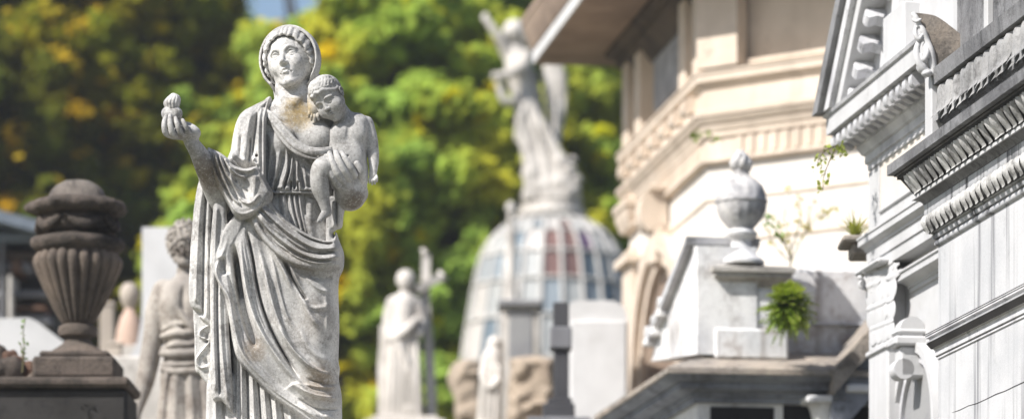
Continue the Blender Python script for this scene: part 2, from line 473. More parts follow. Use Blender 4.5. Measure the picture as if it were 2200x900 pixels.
def setup_world(el=45, az=66, sun=4.6, sky=.07, expo=0.0):
    """az: degrees the sun stands to the left of straight behind the camera"""
    w = bpy.data.worlds.new('World'); scene.world = w; w.use_nodes = True
    nt = w.node_tree; bg = nt.nodes['Background']
    s = nt.nodes.new('ShaderNodeTexSky'); s.sky_type = 'NISHITA'; s.sun_disc = False
    s.sun_elevation = rad(el)
    sd = mathutils.Vector((-math.sin(rad(az))*math.cos(rad(el)), -math.cos(rad(az))*math.cos(rad(el)), math.sin(rad(el))))
    s.sun_rotation = math.atan2(sd.x, sd.y)
    s.dust_density = 1.5; s.air_density = 1.0
    nt.links.new(s.outputs[0], bg.inputs[0]); bg.inputs[1].default_value = sky
    L = bpy.data.lights.new('sun', 'SUN'); L.energy = sun; L.angle = rad(.53); L.color = (1, .965, .925)
    o = bpy.data.objects.new('sun', L); COL.objects.link(o)
    o.rotation_euler = sd.to_track_quat('Z', 'Y').to_euler(); o.location = (-8, -6, 20)
    cam = bpy.data.cameras.new('camera'); co = bpy.data.objects.new('camera', cam); COL.objects.link(co)
    co.location = (0, 0, CAMZ); co.rotation_euler = (rad(90), 0, 0)
    cam.sensor_width = 36; cam.sensor_fit = 'HORIZONTAL'; cam.lens = 36*FP/2200; cam.shift_y = (HOR-450)/2200
    cam.clip_end = 3000; cam.clip_start = .2
    cam.dof.use_dof = True; cam.dof.focus_distance = D0-.12; cam.dof.aperture_fstop = cam.lens/76.0
    cam.dof.aperture_blades = 0
    scene.camera = co
    scene.view_settings.view_transform = 'Standard'; scene.view_settings.look = 'None'
    scene.view_settings.gamma = 1; scene.view_settings.exposure = expo; scene.view_settings.use_curve_mapping = False
    scene.render.film_transparent = False
    c = scene.cycles
    c.max_bounces = 5; c.diffuse_bounces = 3; c.glossy_bounces = 2; c.transmission_bounces = 3; c.transparent_max_bounces = 4
    c.use_denoising = True; c.use_adaptive_sampling = True; c.adaptive_threshold = .02
    c.sample_clamp_indirect = 5
M['oldstone2'] = stone('brown_weathered_stone', (.27,.23,.19), (.17,.165,.16), grime=(.06,.055,.05), ga=.5, gscale=7, speck=.5, sscale=90, bump=.7, bd=.01)
M['slate2'] = stone('dark_grey_coping', (.24,.24,.245), (.15,.15,.155), grime=(.05,.05,.05), ga=.4, gscale=6, speck=.4, bump=.4)
M['cream_panel'] = stone('beige_panel', (.66,.61,.55), (.60,.55,.49), ga=.1, speck=.1, bump=.15)
M['leaf_yellow'] = leafmat('yellow_green_leaf', (.30,.34,.03), .3)
M['leaf_fern'] = leafmat('fresh_fern_green', (.10,.26,.02), .4, .4)
M['leaf_vine'] = leafmat('vine_green', (.16,.26,.05), .4, .4)
M['stain'] = stone('grey_rain_stained_render', (.74,.73,.72), (.55,.56,.57), grime=(.22,.15,.11), ga=.40, gscale=3.5, speck=.3, sscale=60, streak=.5, scol=(.20,.16,.13), stscale=7, bump=.5, bd=.01)
M['midtop2'] = stone('grey_lichen_coping', (.50,.47,.43), (.34,.32,.30), grime=(.10,.09,.08), ga=.5, gscale=8, speck=.4, bump=.8, bd=.01)
M['urnstone'] = stone('grey_weathered_urn_stone', (.60,.58,.56), (.34,.35,.38), grime=(.10,.10,.11), ga=.55, gscale=9, speck=.3, bump=.5, bd=.006)
M['cream_lit'] = stone('sunlit_cream_render', (.76,.71,.65), (.68,.62,.55), grime=(.42,.33,.26), ga=.24, gscale=1.5, speck=.1, streak=.3, scol=(.42,.35,.29), stscale=5, bump=.2)  # cream render lightened, the sunlight on the wall put into the colour
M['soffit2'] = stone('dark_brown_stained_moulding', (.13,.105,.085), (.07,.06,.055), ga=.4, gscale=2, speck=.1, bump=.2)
M['stem'] = plain('brown_green_stem', (.14,.12,.06), .8)
def glass(name, c, rough=.25):
    t = NT(name); t.b.inputs['IOR'].default_value = 1.5
    col = t.mix(t.ramp(t.noise(1.4, 4), .35, .7), c, tuple(q*.75 for q in c))
    return t.fin(col, rough, None, .6)
M['glass_blue'] = glass('dusty_blue_glass', (.28,.32,.35)); M['glass_grey'] = glass('dusty_grey_glass', (.42,.43,.42)); M['glass_pale'] = glass('pale_dusty_glass', (.56,.53,.50))
M['glass_red'] = glass('red_brown_glass', (.20,.12,.105)); M['glass_violet'] = glass('violet_glass', (.13,.08,.15)); M['glass_teal'] = glass('dark_teal_glass', (.15,.19,.22))
M['greystone2'] = stone('mid_grey_granite', (.20,.20,.21), (.15,.15,.16), ga=.1, speck=.2, bump=.2)
M['oldstone_warm'] = stone('brown_weathered_urn', (.21,.165,.13), (.11,.09,.075), grime=(.05,.042,.035), ga=.42, gscale=8, speck=.5, sscale=60, bump=.9, bd=.015)
M['oldstone_lichen'] = stone('lichened_dark_stone', (.24,.21,.18), (.11,.09,.08), grime=(.04,.036,.03), ga=.5, gscale=11, speck=.8, sscale=30, bump=.9, bd=.02)
M['rusty'] = stone('rusty_brown_rubble', (.22,.11,.07), (.12,.08,.06), grime=(.03,.025,.02), ga=.4, gscale=8, speck=.4, sscale=50, bump=.9, bd=.02)
M['slate_blue'] = plain('bluish_slate', (.16,.19,.23), .5)
M['dark_wood'] = plain('dark_brown_wood', (.06,.045,.035), .7)
M['tan2'] = stone('warm_grey_stone', (.46,.40,.34), (.38,.33,.28), ga=.2, speck=.2)
M['pinkstone'] = stone('pinkish_stone', (.55,.40,.32), (.48,.35,.28), ga=.15, speck=.2)
M['leafA'] = leafmat('olive_leaves', (.16,.19,.018), .45, .4); M['leafB'] = leafmat('yellow_green_leaves', (.32,.44,.07), .4, .45)
M['leafC'] = leafmat('fresh_green_leaves', (.29,.42,.08), .4, .45); M['leafD'] = leafmat('dark_green_leaves', (.28,.40,.07), .4, .35)
M['flowerO'] = leafmat('orange_yellow_blossom', (.40,.33,.03), .3, .4); M['flowerY'] = leafmat('yellow_blossom', (.50,.50,.02), .3, .4)
M['leafgrey'] = stone('grey_crusted_leaf_carving', (.34,.335,.33), (.22,.22,.22), grime=(.05,.048,.045), ga=.5, gscale=6, speck=.5, sscale=100, streak=.4, scol=(.05,.05,.05), bump=.5, bd=.006)
M['oldstone'] = stone('dark_crusted_stone_soot_shade', (.15,.12,.10), (.08,.066,.055), grime=(.03,.027,.024), ga=.5, gscale=9, speck=.6, sscale=60, bump=.9, bd=.02, patches=[((P(167,0,20)[0]+.16, 19.9, P(0,500,20)[2]), .24, (.018,.016,.015), 1.0)])  # black patch on the urn's right side: soot and painted shade
M['leaf_fern2'] = leafmat('bright_fern_green', (.26,.42,.06), .45, .5)
M['crust_shade'] = stone('black_crust_and_shade', (.055,.052,.05), (.03,.028,.027), grime=(.015,.014,.013), ga=.3, speck=.4, bump=.6)  # black crust, also shade painted into gaps, grooves and undersides
M['leaf_pale'] = leafmat('pale_yellow_green_leaf', (.30,.36,.08), .4, .5)
M['leafE'] = leafmat('dark_olive_leaves', (.075,.10,.016), .4, .3)
M['white_streak2'] = stone('frieze_with_heavy_black_streaks', (.50,.505,.515), (.40,.41,.43), grime=(.15,.15,.16), ga=.3, gscale=3, speck=.3, sscale=120, streak=.95, scol=(.055,.055,.06), stscale=12, st_lo=.48, bump=.3)
M['midcorn'] = stone('blue_shade_painted_cornice', (.30,.32,.36), (.19,.20,.23), grime=(.06,.06,.065), ga=.45, gscale=4, speck=.4, streak=.4, scol=(.07,.07,.08), stscale=8, bump=.6, bd=.01)  # blue shade of the cornice front painted into its colour
# ------------------------------------------------------------------ heads
class Frame:
    "local (x right, f forward, u up) in head heights -> volume pixels"
    def __init__(s, c, H, yaw=0, pitch=0, roll=0):
        s.c = np.array(c, float); s.H = H
        th,ps,ph = rad(pitch), rad(yaw), rad(roll)
        A = np.array([[1,0,0],[0,math.cos(th),-math.sin(th)],[0,math.sin(th),math.cos(th)]])
        B = np.array([[math.cos(ps),-math.sin(ps),0],[math.sin(ps),math.cos(ps),0],[0,0,1]])
        C = np.array([[math.cos(ph),0,math.sin(ph)],[0,1,0],[-math.sin(ph),0,math.cos(ph)]])
        R = C@B@A; s.R = np.array([[1,0,0],[0,0,-1.0],[0,-1.0,0]])@R; s.M = s.R.T
    def __call__(s, x, f, u): return s.c+s.H*(s.R@np.array([x,f,u]))
def head(v, fr, child=False, detail=True, closed=False, blank=False):
    H = fr.H; k = .05*H
    def E(c, r, kk=k, mode='u', M_=None): v.ell(fr(*c), [q*H for q in r], kk, fr.M if M_ is None else M_, mode)
    def T(pts, rs, kk, mode='u', n=3): v.tube([fr(*p) for p in pts], [r*H for r in (rs if hasattr(rs,'__len__') else [rs]*len(pts))], kk, n=n, mode=mode)
    w = 1.1 if child else 1.0
    E((0,-.08,.12), (.30*w,.36,.345), 0)
    E((0,.04,-.08), (.262*w,.285,.36), .06*H)
    E((0,.16,.14), (.225*w,.155,.21), .07*H)
    for sx in (-1,1):
        T([(sx*.215*w,-.02,-.16), (sx*.155*w,.06,-.32), (sx*.06,.19,-.425)], [.05,.055,.05], .08*H)      # jaw line
        E((sx*.155*w,.195,-.13 if not child else -.20), (.085,.08,.095) if not child else (.125,.12,.13), .09*H)     # cheek
    E((0,.235,-.44), (.075,.065,.058), .07*H)                                                         # chin
    E((0,.225,-.28), (.11,.075,.12), .06*H)                                                           # muzzle
    if blank:
        T([(0,.28,.06),(0,.36,-.13)], [.035,.04], .04*H); return
    if child: E((0,.115,-.27), (.215,.185,.20), .08*H); E((0,.245,-.285), (.085,.075,.075), .05*H)
    eu = .005 if not child else -.03
    for sx in (-1,1):
        E((sx*.128,.345+(.022 if child else 0),eu-.005), (.088,.085,.062), .045*H, 's')                                      # socket
        T([(sx*.035,.305,eu+.055),(sx*.12,.318,eu+.088),(sx*.205*w,.245,eu+.055)], [.018,.026,.022] if not child else [.010,.016,.012], .035*H)   # brow
    # nose
    T([(0,.285,eu+.06),(0,.335,eu-.05),(0,.385 if not child else .37,-.145 if not child else -.15)], [.026,.030,.040], .035*H)
    for sx in (-1,1): E((sx*.04,.335,-.158), (.030,.040,.028), .022*H)
    for sx in (-1,1):
        b = (sx*.128,.238,eu)
        E((b[0],.229,b[2]), (.066,.066,.058), .006*H)
        T([(sx*.062,.262,eu+.045),(sx*.10,.285,eu+.066),(sx*.14,.288,eu+.072),(sx*.18,.262,eu+.060),(sx*.208,.225,eu+.035)], [.014,.020,.022,.020,.014], .018*H)
        if not closed:
            up = [(sx*.063,.272,eu-.004),(sx*.095,.298,eu+.032),(sx*.135,.302,eu+.041),(sx*.175,.276,eu+.028),(sx*.20,.245,eu-.008)]
            lo = [(sx*.066,.272,eu-.010),(sx*.10,.286,eu-.040),(sx*.14,.287,eu-.048),(sx*.175,.266,eu-.038),(sx*.198,.245,eu-.010)]
            T(up, [.007,.010,.011,.010,.007], .006*H); T(lo, [.005,.007,.008,.007,.005], .008*H)
            T([(sx*.07,.298,eu+.045),(sx*.13,.318,eu+.062),(sx*.19,.270,eu+.035)], [.004,.007,.004], .010*H, 's')
            E((sx*.065,.285,eu-.006), (.012,.02,.012), .01*H, 's')
        else:
            T([(sx*.063,.272,eu-.014),(sx*.105,.300,eu-.038),(sx*.15,.296,eu-.042),(sx*.19,.255,eu-.018)], [.006,.010,.010,.006], .008*H)
            T([(sx*.06,.285,eu-.024),(sx*.105,.305,eu-.055),(sx*.15,.302,eu-.058),(sx*.19,.262,eu-.034)], [.003,.005,.005,.003], .012*H, 's')
            T([(sx*.07,.300,eu+.030),(sx*.13,.315,eu+.042),(sx*.19,.268,eu+.018)], [.003,.005,.003], .014*H, 's')
    mf = .030 if child else 0.0
    for sx in (-1,1): E((sx*.020,.362+mf*.3,-.192), (.012,.018,.012) if not child else (.008,.012,.008), .010*H, 's')                          # nostrils
    T([(0,.315,-.195),(0,.318,-.222)], [.010,.008], .014*H, 's')                                      # philtrum
    mw = .078 if not child else .07
    T([(a,b+mf,c) for a,b,c in [(-mw,.250,-.298),(-.035,.308,-.242),(0,.316,-.250),(.035,.308,-.242),(mw,.250,-.298)]], [.006,.017,.017,.017,.006], .012*H)
    T([(a,b+mf,c) for a,b,c in [(-mw*.8,.266,-.288),(-.03,.302,-.298),(0,.307,-.301),(.03,.302,-.298),(mw*.8,.266,-.288)]], [.006,.018,.021,.018,.006], .016*H)
    T([(a,b+mf,c) for a,b,c in [(-mw,.260,-.303),(-.03,.322,-.269),(0,.324,-.274),(.03,.322,-.269),(mw,.260,-.303)]], [.006,.007,.007,.007,.006], .006*H, 's')
    for sx in (-1,1): E((sx*(mw+.008),.262,-.300), (.012,.016,.012), .014*H, 's')
    T([(-.05,.305,-.352),(0,.315,-.356),(.05,.305,-.352)], (.008), .03*H, 's') if not child else None   # under the lip
    # ears
    for sx in (-1,1):
        x = sx*.30*w
        pts = [(x,.03,-.05),(x+sx*.02,.02,.035),(x+sx*.035,-.035,.055),(x+sx*.035,-.075,.01),(x+sx*.02,-.05,-.06),(x,-.005,-.115)]
        T(pts, [.012,.016,.017,.016,.016,.022], .008*H)
        E((x+sx*.005,-.02,-.02), (.022,.035,.05), .012*H)
def hair_side(v, fr, n=7, j0=0, amp=.016, r=.034, big=1.0, sp=.052, bead=.10, k=.012, low=-.16, seedv=0, back=False):
    "wavy strands from a centre parting down both sides, over the ears"
    H = fr.H; rr = random.Random(seedv)
    for sx in (-1,1):
        for j in range(j0, n):
            o = j*sp
            base = [(.012,.335-o*1.15,.335+o*.62),(.12,.325-o*1.15,.315+o*.62),(.225,.245-o*1.1,.205+o*.6),(.285,.155-o*.95,.06+o*.42),(.305,.075-o*.8,-.07+o*.30),(.285,-.01-o*.6,low+o*.18),(.20,-.14-o*.25,low-.08)]
            q = catmull([(sx*a,b,c) for a,b,c in base], 6)
            ph = rr.uniform(0, 2*PI) if j == 0 else ph+.38
            out = []
            for i,p in enumerate(q):
                e = np.array([p[0]/.335, (p[1]+.04)/.355, (p[2]-.03)/.415]); L = np.linalg.norm(e)
                s_ = big/max(L,.7); s_ = 1+(s_-1)*.9
                p = np.array([p[0]*s_, (p[1]+.04)*s_-.04, (p[2]-.03)*s_+.03])
                wv = math.sin(i*.95+ph)+.25*math.sin(i*2.3+j)
                nrm = e/(L+1e-6)
                p = p+np.array([0,-.45,.75])*amp*wv*min(1,i/6)+nrm*(.010*math.sin(i*1.9+ph))
                out.append(fr(*p))
            rs = [(r*(.75+.35*math.sin(PI*min(1,(i+2)/len(out))))+bead*.03*math.sin(i*1.9+ph))*H for i in range(len(out))]
            v.tube(out, rs, k*H, n=2)
def curls(v, fr, n=90, r=(.045,.075), seed=1, cover=None, k=.01, rad_=(.325,.365,.375), c=(0,-.07,.13)):
    rr = random.Random(seed); H = fr.H
    g = PI*(3-5**.5)
    for i in range(n):
        z = 1-2*(i+.5)/n; q = math.sqrt(1-z*z); a = g*i
        d = (q*math.cos(a), q*math.sin(a), z)
        p = tuple(c[m]+d[m]*rad_[m]*rr.uniform(.95,1.03) for m in range(3))
        if cover is not None and not cover(p): continue
        s_ = rr.uniform(*r)
        e = fr(*p)
        # a curl: a little ring
        t1 = np.cross(d, (0,0,1.0)); t1 /= (np.linalg.norm(t1)+1e-6); t2 = np.cross(d, t1)
        pts = [fr(*(np.array(p)+(t1*math.cos(b)+t2*math.sin(b))*s_*.55*(1-.06*m_)+np.array(d)*.012*m_)) for m_,b in enumerate(np.linspace(0,5.2,7)+rr.uniform(0,6))]
        v.tube(pts, [s_*.33*H]*7, k*H, n=1)
# ------------------------------------------------------------------ the mother and child
def build_statue():
    st = thing('statue', 'marble statue of a veiled woman carrying a sleeping child and holding a flaming heart', 'statue', (P(610,1010,D0)[0], D0, P(610,1010,D0)[2]))
    mat = M['statue']
    # ---------- body: head, neck, chest, arms, hands (one surface)
    v = Vol((352,-165,48), (800,75,478), 1.3)
    fr = Frame((623,132,-4), 139, yaw=16, pitch=13, roll=-13)
    head(v, fr)
    v.cone((628,205,14), (621,140,12), 33.5, 36, 12)
    v.tube([(600,190,-8),(612,215,-30),(622,232,-42)], [8,7,5], 10); v.tube([(655,180,0),(642,212,-28),(630,232,-42)], [8,7,5], 10)
    v.pillow([(520,270),(530,240),(560,226),(592,212),(600,196),(660,196),(670,212),(700,226),(722,250),(722,300),(712,360),(700,430),(570,430),(540,340)], 8, 56, 60, 14)
    v.ell((688,303,-42), (29,31,23), 18)
    v.ell((612,308,-40), (28,30,22), 12)
    # right forearm, palm, fingers
    v.tube([(476,438,-20),(466,412,-40),(450,375,-72),(432,343,-98),(419,325,-112)], [27,27,24,18,14.5], 4)
    v.ell((404,309,-122), (27,14,22), 8); v.ell((424,308,-116), (17,15,17), 8); v.ell((388,312,-124), (20,10,17), 7)
    def fing(pts, rs, k=1.6): v.tube(pts, rs, k, n=3)
    fing([(386,318,-132),(371,315,-146),(367,302,-152),(367.5,288,-148),(370,278,-141)], [7,6.6,6,5.3,4.4])
    fing([(394,318,-134),(385,316,-150),(381,302,-156),(379,288,-153),(379,277,-146)], [7,6.6,6,5.2,4.4])
    fing([(403,316,-136),(400,312,-150),(396,300,-156),(392.5,290,-153),(390.5,282,-146)], [6.6,6.2,5.6,4.9,4.2])
    fing([(416,312,-132),(414,306,-142),(411,298,-147),(407,290,-145),(404.5,285,-140)], [6.2,5.6,5,4.4,3.8])
    fing([(426,300,-112),(414,290,-104),(402,286,-96),(392,282,-92)], [9,7.5,6,5])
    # left arm behind the child and the hand under him
    v.tube([(712,262,10),(742,330,18),(764,415,0)], [26,25,27], 8)
    v.ell((754,424,-42), (35,36,40), 10); v.ell((742,408,-72), (22,24,26), 10); v.ell((768,402,-44), (22,34,28), 10)
    fing([(731,414,-92),(719,399,-104),(708,376,-107),(705,354,-98)], [8.5,7.8,7,5.6])
    fing([(742,407,-94),(731,392,-108),(719,368,-110),(713,348,-100)], [8.5,7.8,7,5.6])
    fing([(753,400,-94),(744,385,-107),(732,362,-109),(726,344,-98)], [8.5,7.8,7,5.6])
    fing([(765,392,-88),(758,379,-101),(746,360,-103),(739,346,-92)], [8,7.3,6.5,5.4])
    fing([(780,398,-64),(778,380,-76),(770,366,-80)], [10,8,6.5])
    body = v.mesh(D0, 'body', mat, st)
    # ---------- hair
    v = Vol((535,-90,40), (705,85,225), 1.1)
    E = lambda c, r, k, m='u': v.ell(fr(*c), [q*fr.H for q in r], k, fr.M, m)
    hair_side(v, fr, n=13, amp=.020, r=.023, k=.004, big=1.21, sp=.030, bead=.05)
    E((0,-.10,.09), (.425,.39,.468), 1)
    v.mesh(D0, 'hair', mat, st)
    # ---------- veil: a shell with a rolled rim
    v = Vol((535,-70,40), (710,95,245), 1.25)
    H = fr.H
    v.ell(fr(.005,-.01,.02), (.485*H,.44*H,.525*H), 0, fr.M)
    v.pillow([(566,150),(584,186),(598,228),(680,230),(683,190),(682,150)], 40, 24, 16, 10)
    v.ell(fr(.0,.01,.005), (.455*H,.41*H,.498*H), 2, fr.M, 's')
    v.ell(fr(.0,.30,-.20), (.40*H,.42*H,.52*H), 3, fr.M, 's')
    v.cone((628,230,0), (621,140,0), 42, 42, 3, 's')
    # cut the front off in the head's own frame
    X,Y,Z = v.x[:,None,None], v.y[None,:,None], v.z[None,None,:]   # px, py, depth
    fd = (fr.M[1,0]*(X-fr.c[0])+fr.M[1,1]*(Y-fr.c[1])+fr.M[1,2]*(Z-fr.c[2]))/H
    ud = (fr.M[2,0]*(X-fr.c[0])+fr.M[2,1]*(Y-fr.c[1])+fr.M[2,2]*(Z-fr.c[2]))/H
    v.F = np.maximum(v.F, ((fd-.10-.10*ud)*H).astype(f32))
    rim = []
    for a in np.linspace(-128, 128, 27):
        a_ = rad(a); x,u = .005+.462*math.sin(a_), .02+.500*math.cos(a_)
        rim.append(fr(x, .085+.10*u-(.10*max(0,-u)), u))
    v.tube(rim, [2.1]*len(rim), 1.5, n=2)
    v.tube([rim[-1],(684,185,6),(679,216,14)], [3,3.4,3], 2); v.tube([rim[0],(591,196,12),(597,214,16)], [3,3,2.5], 2)
    v.mesh(D0, 'veil', mat, st)
    # ---------- gown: bodice, breast roll and the skirt below the belt
    v = Vol((540,-105,232), (745,70,900), 1.55)
    def rel_b(X, Z):
        r = np.zeros(X.shape[:1]+Z.shape[1:], dtype=f32)
        for pts,w,h in (([(619,314),(621,345),(619,378),(606,418)],5,9),([(630,318),(631,350),(628,380),(616,418)],4,8),
            ([(641,326),(641,360),(643,395),(651,418)],5,9),([(604,330),(600,360),(592,395),(584,418)],7,6),([(590,300),(583,340),(578,380),(576,416)],5,5),
            ([(651,345),(657,380),(662,417)],6,5),([(676,372),(678,400),(672,422)],6,4)):
            r += stroke(X, Z, pts, w, h)
        for pts,w,h in (([(625,330),(625,360),(623,385),(612,420)],3.2,-9),([(636,335),(637,365),(636,400),(636,419)],3.2,-11),([(647,345),(650,375),(657,418)],4,-6),
            ([(611,322),(610,360),(598,400),(592,419)],4,-7),([(629,398),(628,419)],2.6,-12),([(643,400),(644,419)],2.6,-12),([(597,395),(594,420)],3,-7)):
            r += stroke(X, Z, pts, w, h, taper=.1)
        r += stroke(X, Z, [(570,414),(600,412),(640,415),(692,416)], 5, 4, taper=.05)
        return r*1.35
    v.pillow([(556,236),(576,232),(590,262),(622,298),(650,335),(690,348),(712,346),(714,372),(705,400),(700,430),(698,490),(566,490),(563,430),(560,360),(548,300)], 8, 62, 58, 4, rel_b, Tb=56, clip=(0,419))
    v.ell((612,310,-44), (29,34,22), 14)
    v.ell((690,350,-34), (24,20,30), 12)
    def rel_s(X, Z):
        r = np.zeros(X.shape[:1]+Z.shape[1:], dtype=f32)
        for pts,w,h in (([(610,425),(612,450),(616,480)],5,4),([(624,425),(630,460),(640,500)],4,6),([(634,425),(641,465),(652,505)],4,6),([(645,425),(651,470),(660,510)],4,5),
            ([(672,430),(668,480),(672,520)],10,5),([(585,425),(588,450)],6,5)):
            r += stroke(X, Z, pts, w, h, taper=.05)
        for pts,w,h in (([(618,422),(622,460),(632,505)],3,-6),([(629,422),(636,465),(647,505)],2.4,-7),([(640,422),(647,465),(657,510)],2.4,-7),([(656,422),(660,470)],3,-5),
            ([(600,422),(602,450),(604,470)],3,-5)):
            r += stroke(X, Z, pts, w, h, taper=.05)
        return r
    v.pillow([(574,360),(692,360),(692,423),(704,470),(722,520),(725,600),(600,600),(556,520),(566,450),(574,421)], 8, 52, 52, 2, rel_s, Tb=52, clip=(417,2000))
    v.tube([(571,421,-24),(590,421,-44),(636,422,-52),(678,423,-46),(694,424,-22)], 2.4, 1)
    # roll of cloth crossing under the bare breast
    for pts,r in (([(570,243,-44),(592,261,-58),(618,292,-69),(640,317,-74),(666,333,-78),(692,336,-78),(713,330,-62)],4.6),
                  ([(570,252,-44),(588,270,-58),(611,300,-70),(634,326,-76),(662,342,-81),(692,345,-82),(715,338,-64)],5.0),
                  ([(572,262,-44),(590,282,-56),(608,310,-68),(632,336,-74),(662,352,-79),(692,355,-78),(714,348,-64)],3.6),
                  ([(645,327,-78),(664,339,-84),(690,341,-86),(714,334,-66)],2.6)):
        v.tube(pts, [r*.75]+[r]*(len(pts)-2)+[r*.8], 3.5)
    v.mesh(D0, 'gown', mat, st)
    # ---------- child
    v = Vol((655,-150,172), (818,25,505), 1.05)
    fc = Frame((709,223,-62), 99, yaw=31, pitch=-16, roll=-27)
    head(v, fc, child=True, closed=True)
    Hc = 99
    hl = [(-.25,.17,.17),(-.19,.26,.235),(-.10,.315,.22),(-.03,.33,.265),(.04,.325,.225),(.12,.30,.235),(.19,.24,.18),(.25,.16,.12),(.29,.08,.08),(.32,.0,.09)]
    v.ell(fc(0,-.07,.155), (.345*Hc,.365*Hc,.345*Hc), 2, fc.M)
    v.tube([fc(*p) for p in hl], [.040*Hc]*len(hl), 1.2, n=3)
    rr = random.Random(4)
    for i in range(30):
        a = -1.45+2.9*(i%15)/14+rr.uniform(-.06,.06); u0 = .18+.10*math.cos(a)+(.38 if i > 14 else 0)
        b = []
        for q in range(7):
            aa = a*(1-.03*q)+.13*math.sin(q*1.5+i*.9); uu = u0+q*.10
            b.append(fc(.352*math.sin(aa)*math.cos(uu), -.07+.372*math.cos(aa)*math.cos(uu), .155+.352*math.sin(uu)))
        v.tube(b, [r_*Hc for r_ in (.020,.030,.032,.030,.026,.02,.01)], 1.6, n=2)
    # carve the face back out of the hair cap
    v.cone((742,262,-38), (722,240,-45), 20, 22, 8)
    v.pillow([(710,284),(730,266),(762,250),(786,256),(797,276),(794,312),(790,345),(793,380),(786,412),(756,432),(716,412),(707,370),(704,315)], -34, 36, 34, 10, Tb=34)
    v.ell((733,300,-62), (17,18,10), 10); v.ell((770,298,-60), (17,18,10), 10); v.ell((752,352,-60), (32,32,17), 12)
    v.ell((751,349,-79), (2.6,2.6,5), 2, None, 's'); v.tube([(752,275,-70),(751,310,-74)], 2.5, 6, mode='s')
    v.tube([(788,272,-32),(797,300,-36),(802,328,-36),(804,352,-40),(804,372,-43)], [16,14.5,13,11.5,8.8], 3, n=8)
    v.ell((803,384,-45), (8.5,12,7), 5)
    for a,b in (((799,388),(796,401)),((803,390),(801.5,404)),((807,389),(807,403)),((810,386),(811.5,398))): v.tube([(a[0],-47,a[1]),(b[0]-.3,-50,(a[1]+b[1])/2),(b[0],-46,b[1])] if False else [(a[0],a[1],-47),(b[0],(a[1]+b[1])/2,-51),(b[0],b[1],-47)], [3,2.8,2.2], .6, n=2)
    v.tube([(745,392,-50),(720,376,-82),(699,378,-98),(692,396,-98),(693,420,-94),(700,447,-90),(704,462,-88)], [27,25,22.5,20.5,19.5,13,11], 5, n=10)
    v.tube([(708,470,-84),(700,478,-92),(693,489,-100)], [9.5,8.5,6], 4)
    for i in range(5): v.ell((688.5+i*2.7,491.5-i*1.6+(2 if i == 0 else 0),-104+i*1.6), (2.2,3.4,2.6), .6)
    v.tube([(690,232,-30),(674,214,-40),(672,236,-52)], [12,10.5,9], 3)
    v.ell((676,248,-58), (11.5,13,8), 4)
    for a,b in (((668,254),(667,264)),((673,257),(672.5,270)),((679,258),(680,273)),((685,256),(687.5,270))): v.tube([(a[0],a[1],-60),((a[0]+b[0])/2,(a[1]+b[1])/2,-65),(b[0],b[1],-61)], [3.2,3.1,2.4], .6, n=2)
    v.mesh(D0, 'infant', mat, st)
    # ---------- cloak
    v = Vol((398,-150,205), (752,82,1012), 1.75)
    # shoulder cape
    def rel_c(X, Z):
        r = np.zeros(X.shape[:1]+Z.shape[1:], dtype=f32)
        for pts,w,h in (([(548,232),(536,290),(530,345),(528,370)],7,5),([(522,250),(514,300),(508,350)],6,4),([(563,228),(556,280),(552,330),(548,372)],4,5),
            ([(500,330),(520,352),(545,360)],6,6)): r += stroke(X, Z, pts, w, h)
        for pts,w,h in (([(542,300),(540,340),(536,372)],3,-7),([(557,245),(551,300),(545,350)],3,-6),([(520,300),(519,350)],3,-5),([(498,340),(522,364),(548,370)],3,-9)): r += stroke(X, Z, pts, w, h)
        return r*1.4
    v.pillow([(584,213),(566,218),(545,228),(522,241),(509,260),(501,290),(495,325),(487,348),(500,364),(530,378),(560,386),(576,378),(576,330),(576,280),(580,250)], 4, 64, 46, 0, rel_c, Tb=60)
    v.pillow([(566,214),(592,212),(640,240),(720,250),(722,420),(560,430),(540,300)], 52, 16, 14, 8)       # back of the cloak
    # border strip with its little ruffle
    def rel_st(X, Z):
        r = stroke(X, Z, [(579,218),(573,255),(571,300),(571,350),(571,430)], 2.6, 5, taper=.02)
        r += stroke(X, Z, [(566,222),(562,270),(560,320),(561,370)], 2.2, 4, taper=.05)
        r += stroke(X, Z, [(574,222),(567.5,262),(566,300),(566,350),(567,400)], 1.6, -5, taper=.02)
        r += stroke(X, Z, [(553,352),(548,360),(557,368),(549,380),(545,392)], 2.5, 6, taper=.05)
        return r
    v.pillow([(571,216),(584,213),(579,250),(575,300),(575,350),(576,400),(577,442),(566,444),(556,415),(542,402),(539,392),(549,382),(556,372),(548,362),(546,350),(553,330),(556,290),(560,240)], lambda X,Z: -58+46*ss(275,212,Z)+0*X, 13, 7, 1.5, rel_st)
    v.cone((556,347,-90), (556,347,-60), 3.6, 3.2, 1, 's')
    # sleeve swag
    def rel_sw(X, Z):
        r = np.zeros(X.shape[:1]+Z.shape[1:], dtype=f32)
        r += -14*np.exp(-(((X-522)/26)**2+((Z-425)/34)**2)**1.2)
        for pts,w,h in (([(456,338),(464,375),(482,415),(500,450),(520,474),(548,470),(578,446)],4.5,6),([(468,342),(478,375),(494,410),(508,440),(524,456)],3.5,9),
            ([(478,348),(488,375),(502,402),(520,425)],3.2,8),([(490,356),(500,376),(516,392),(536,398)],3,9),([(498,366),(514,380),(540,384),(556,378)],3.4,9),
            ([(500,372),(508,410),(526,446),(548,452),(566,432)],4,8),([(556,392),(552,425),(546,452)],7,6),([(560,388),(574,410),(584,432)],4,4)): r += stroke(X, Z, pts, w, h, taper=.08)
        for pts,w,h in (([(472,343),(484,380),(500,418)],2.4,-6),([(484,354),(497,382),(516,408)],2.2,-7),([(463,340),(473,380),(490,418),(510,452)],2.4,-6)): r += stroke(X, Z, pts, w, h, taper=.08)
        for i,(a,b) in enumerate(((515,405),(525,412),(534,420),(518,422),(528,432),(537,440),(522,442),(531,449))): r += 2.2*np.exp(-(((X-a)/3)**2+((Z-b)/2.4)**2))
        return r*1.25
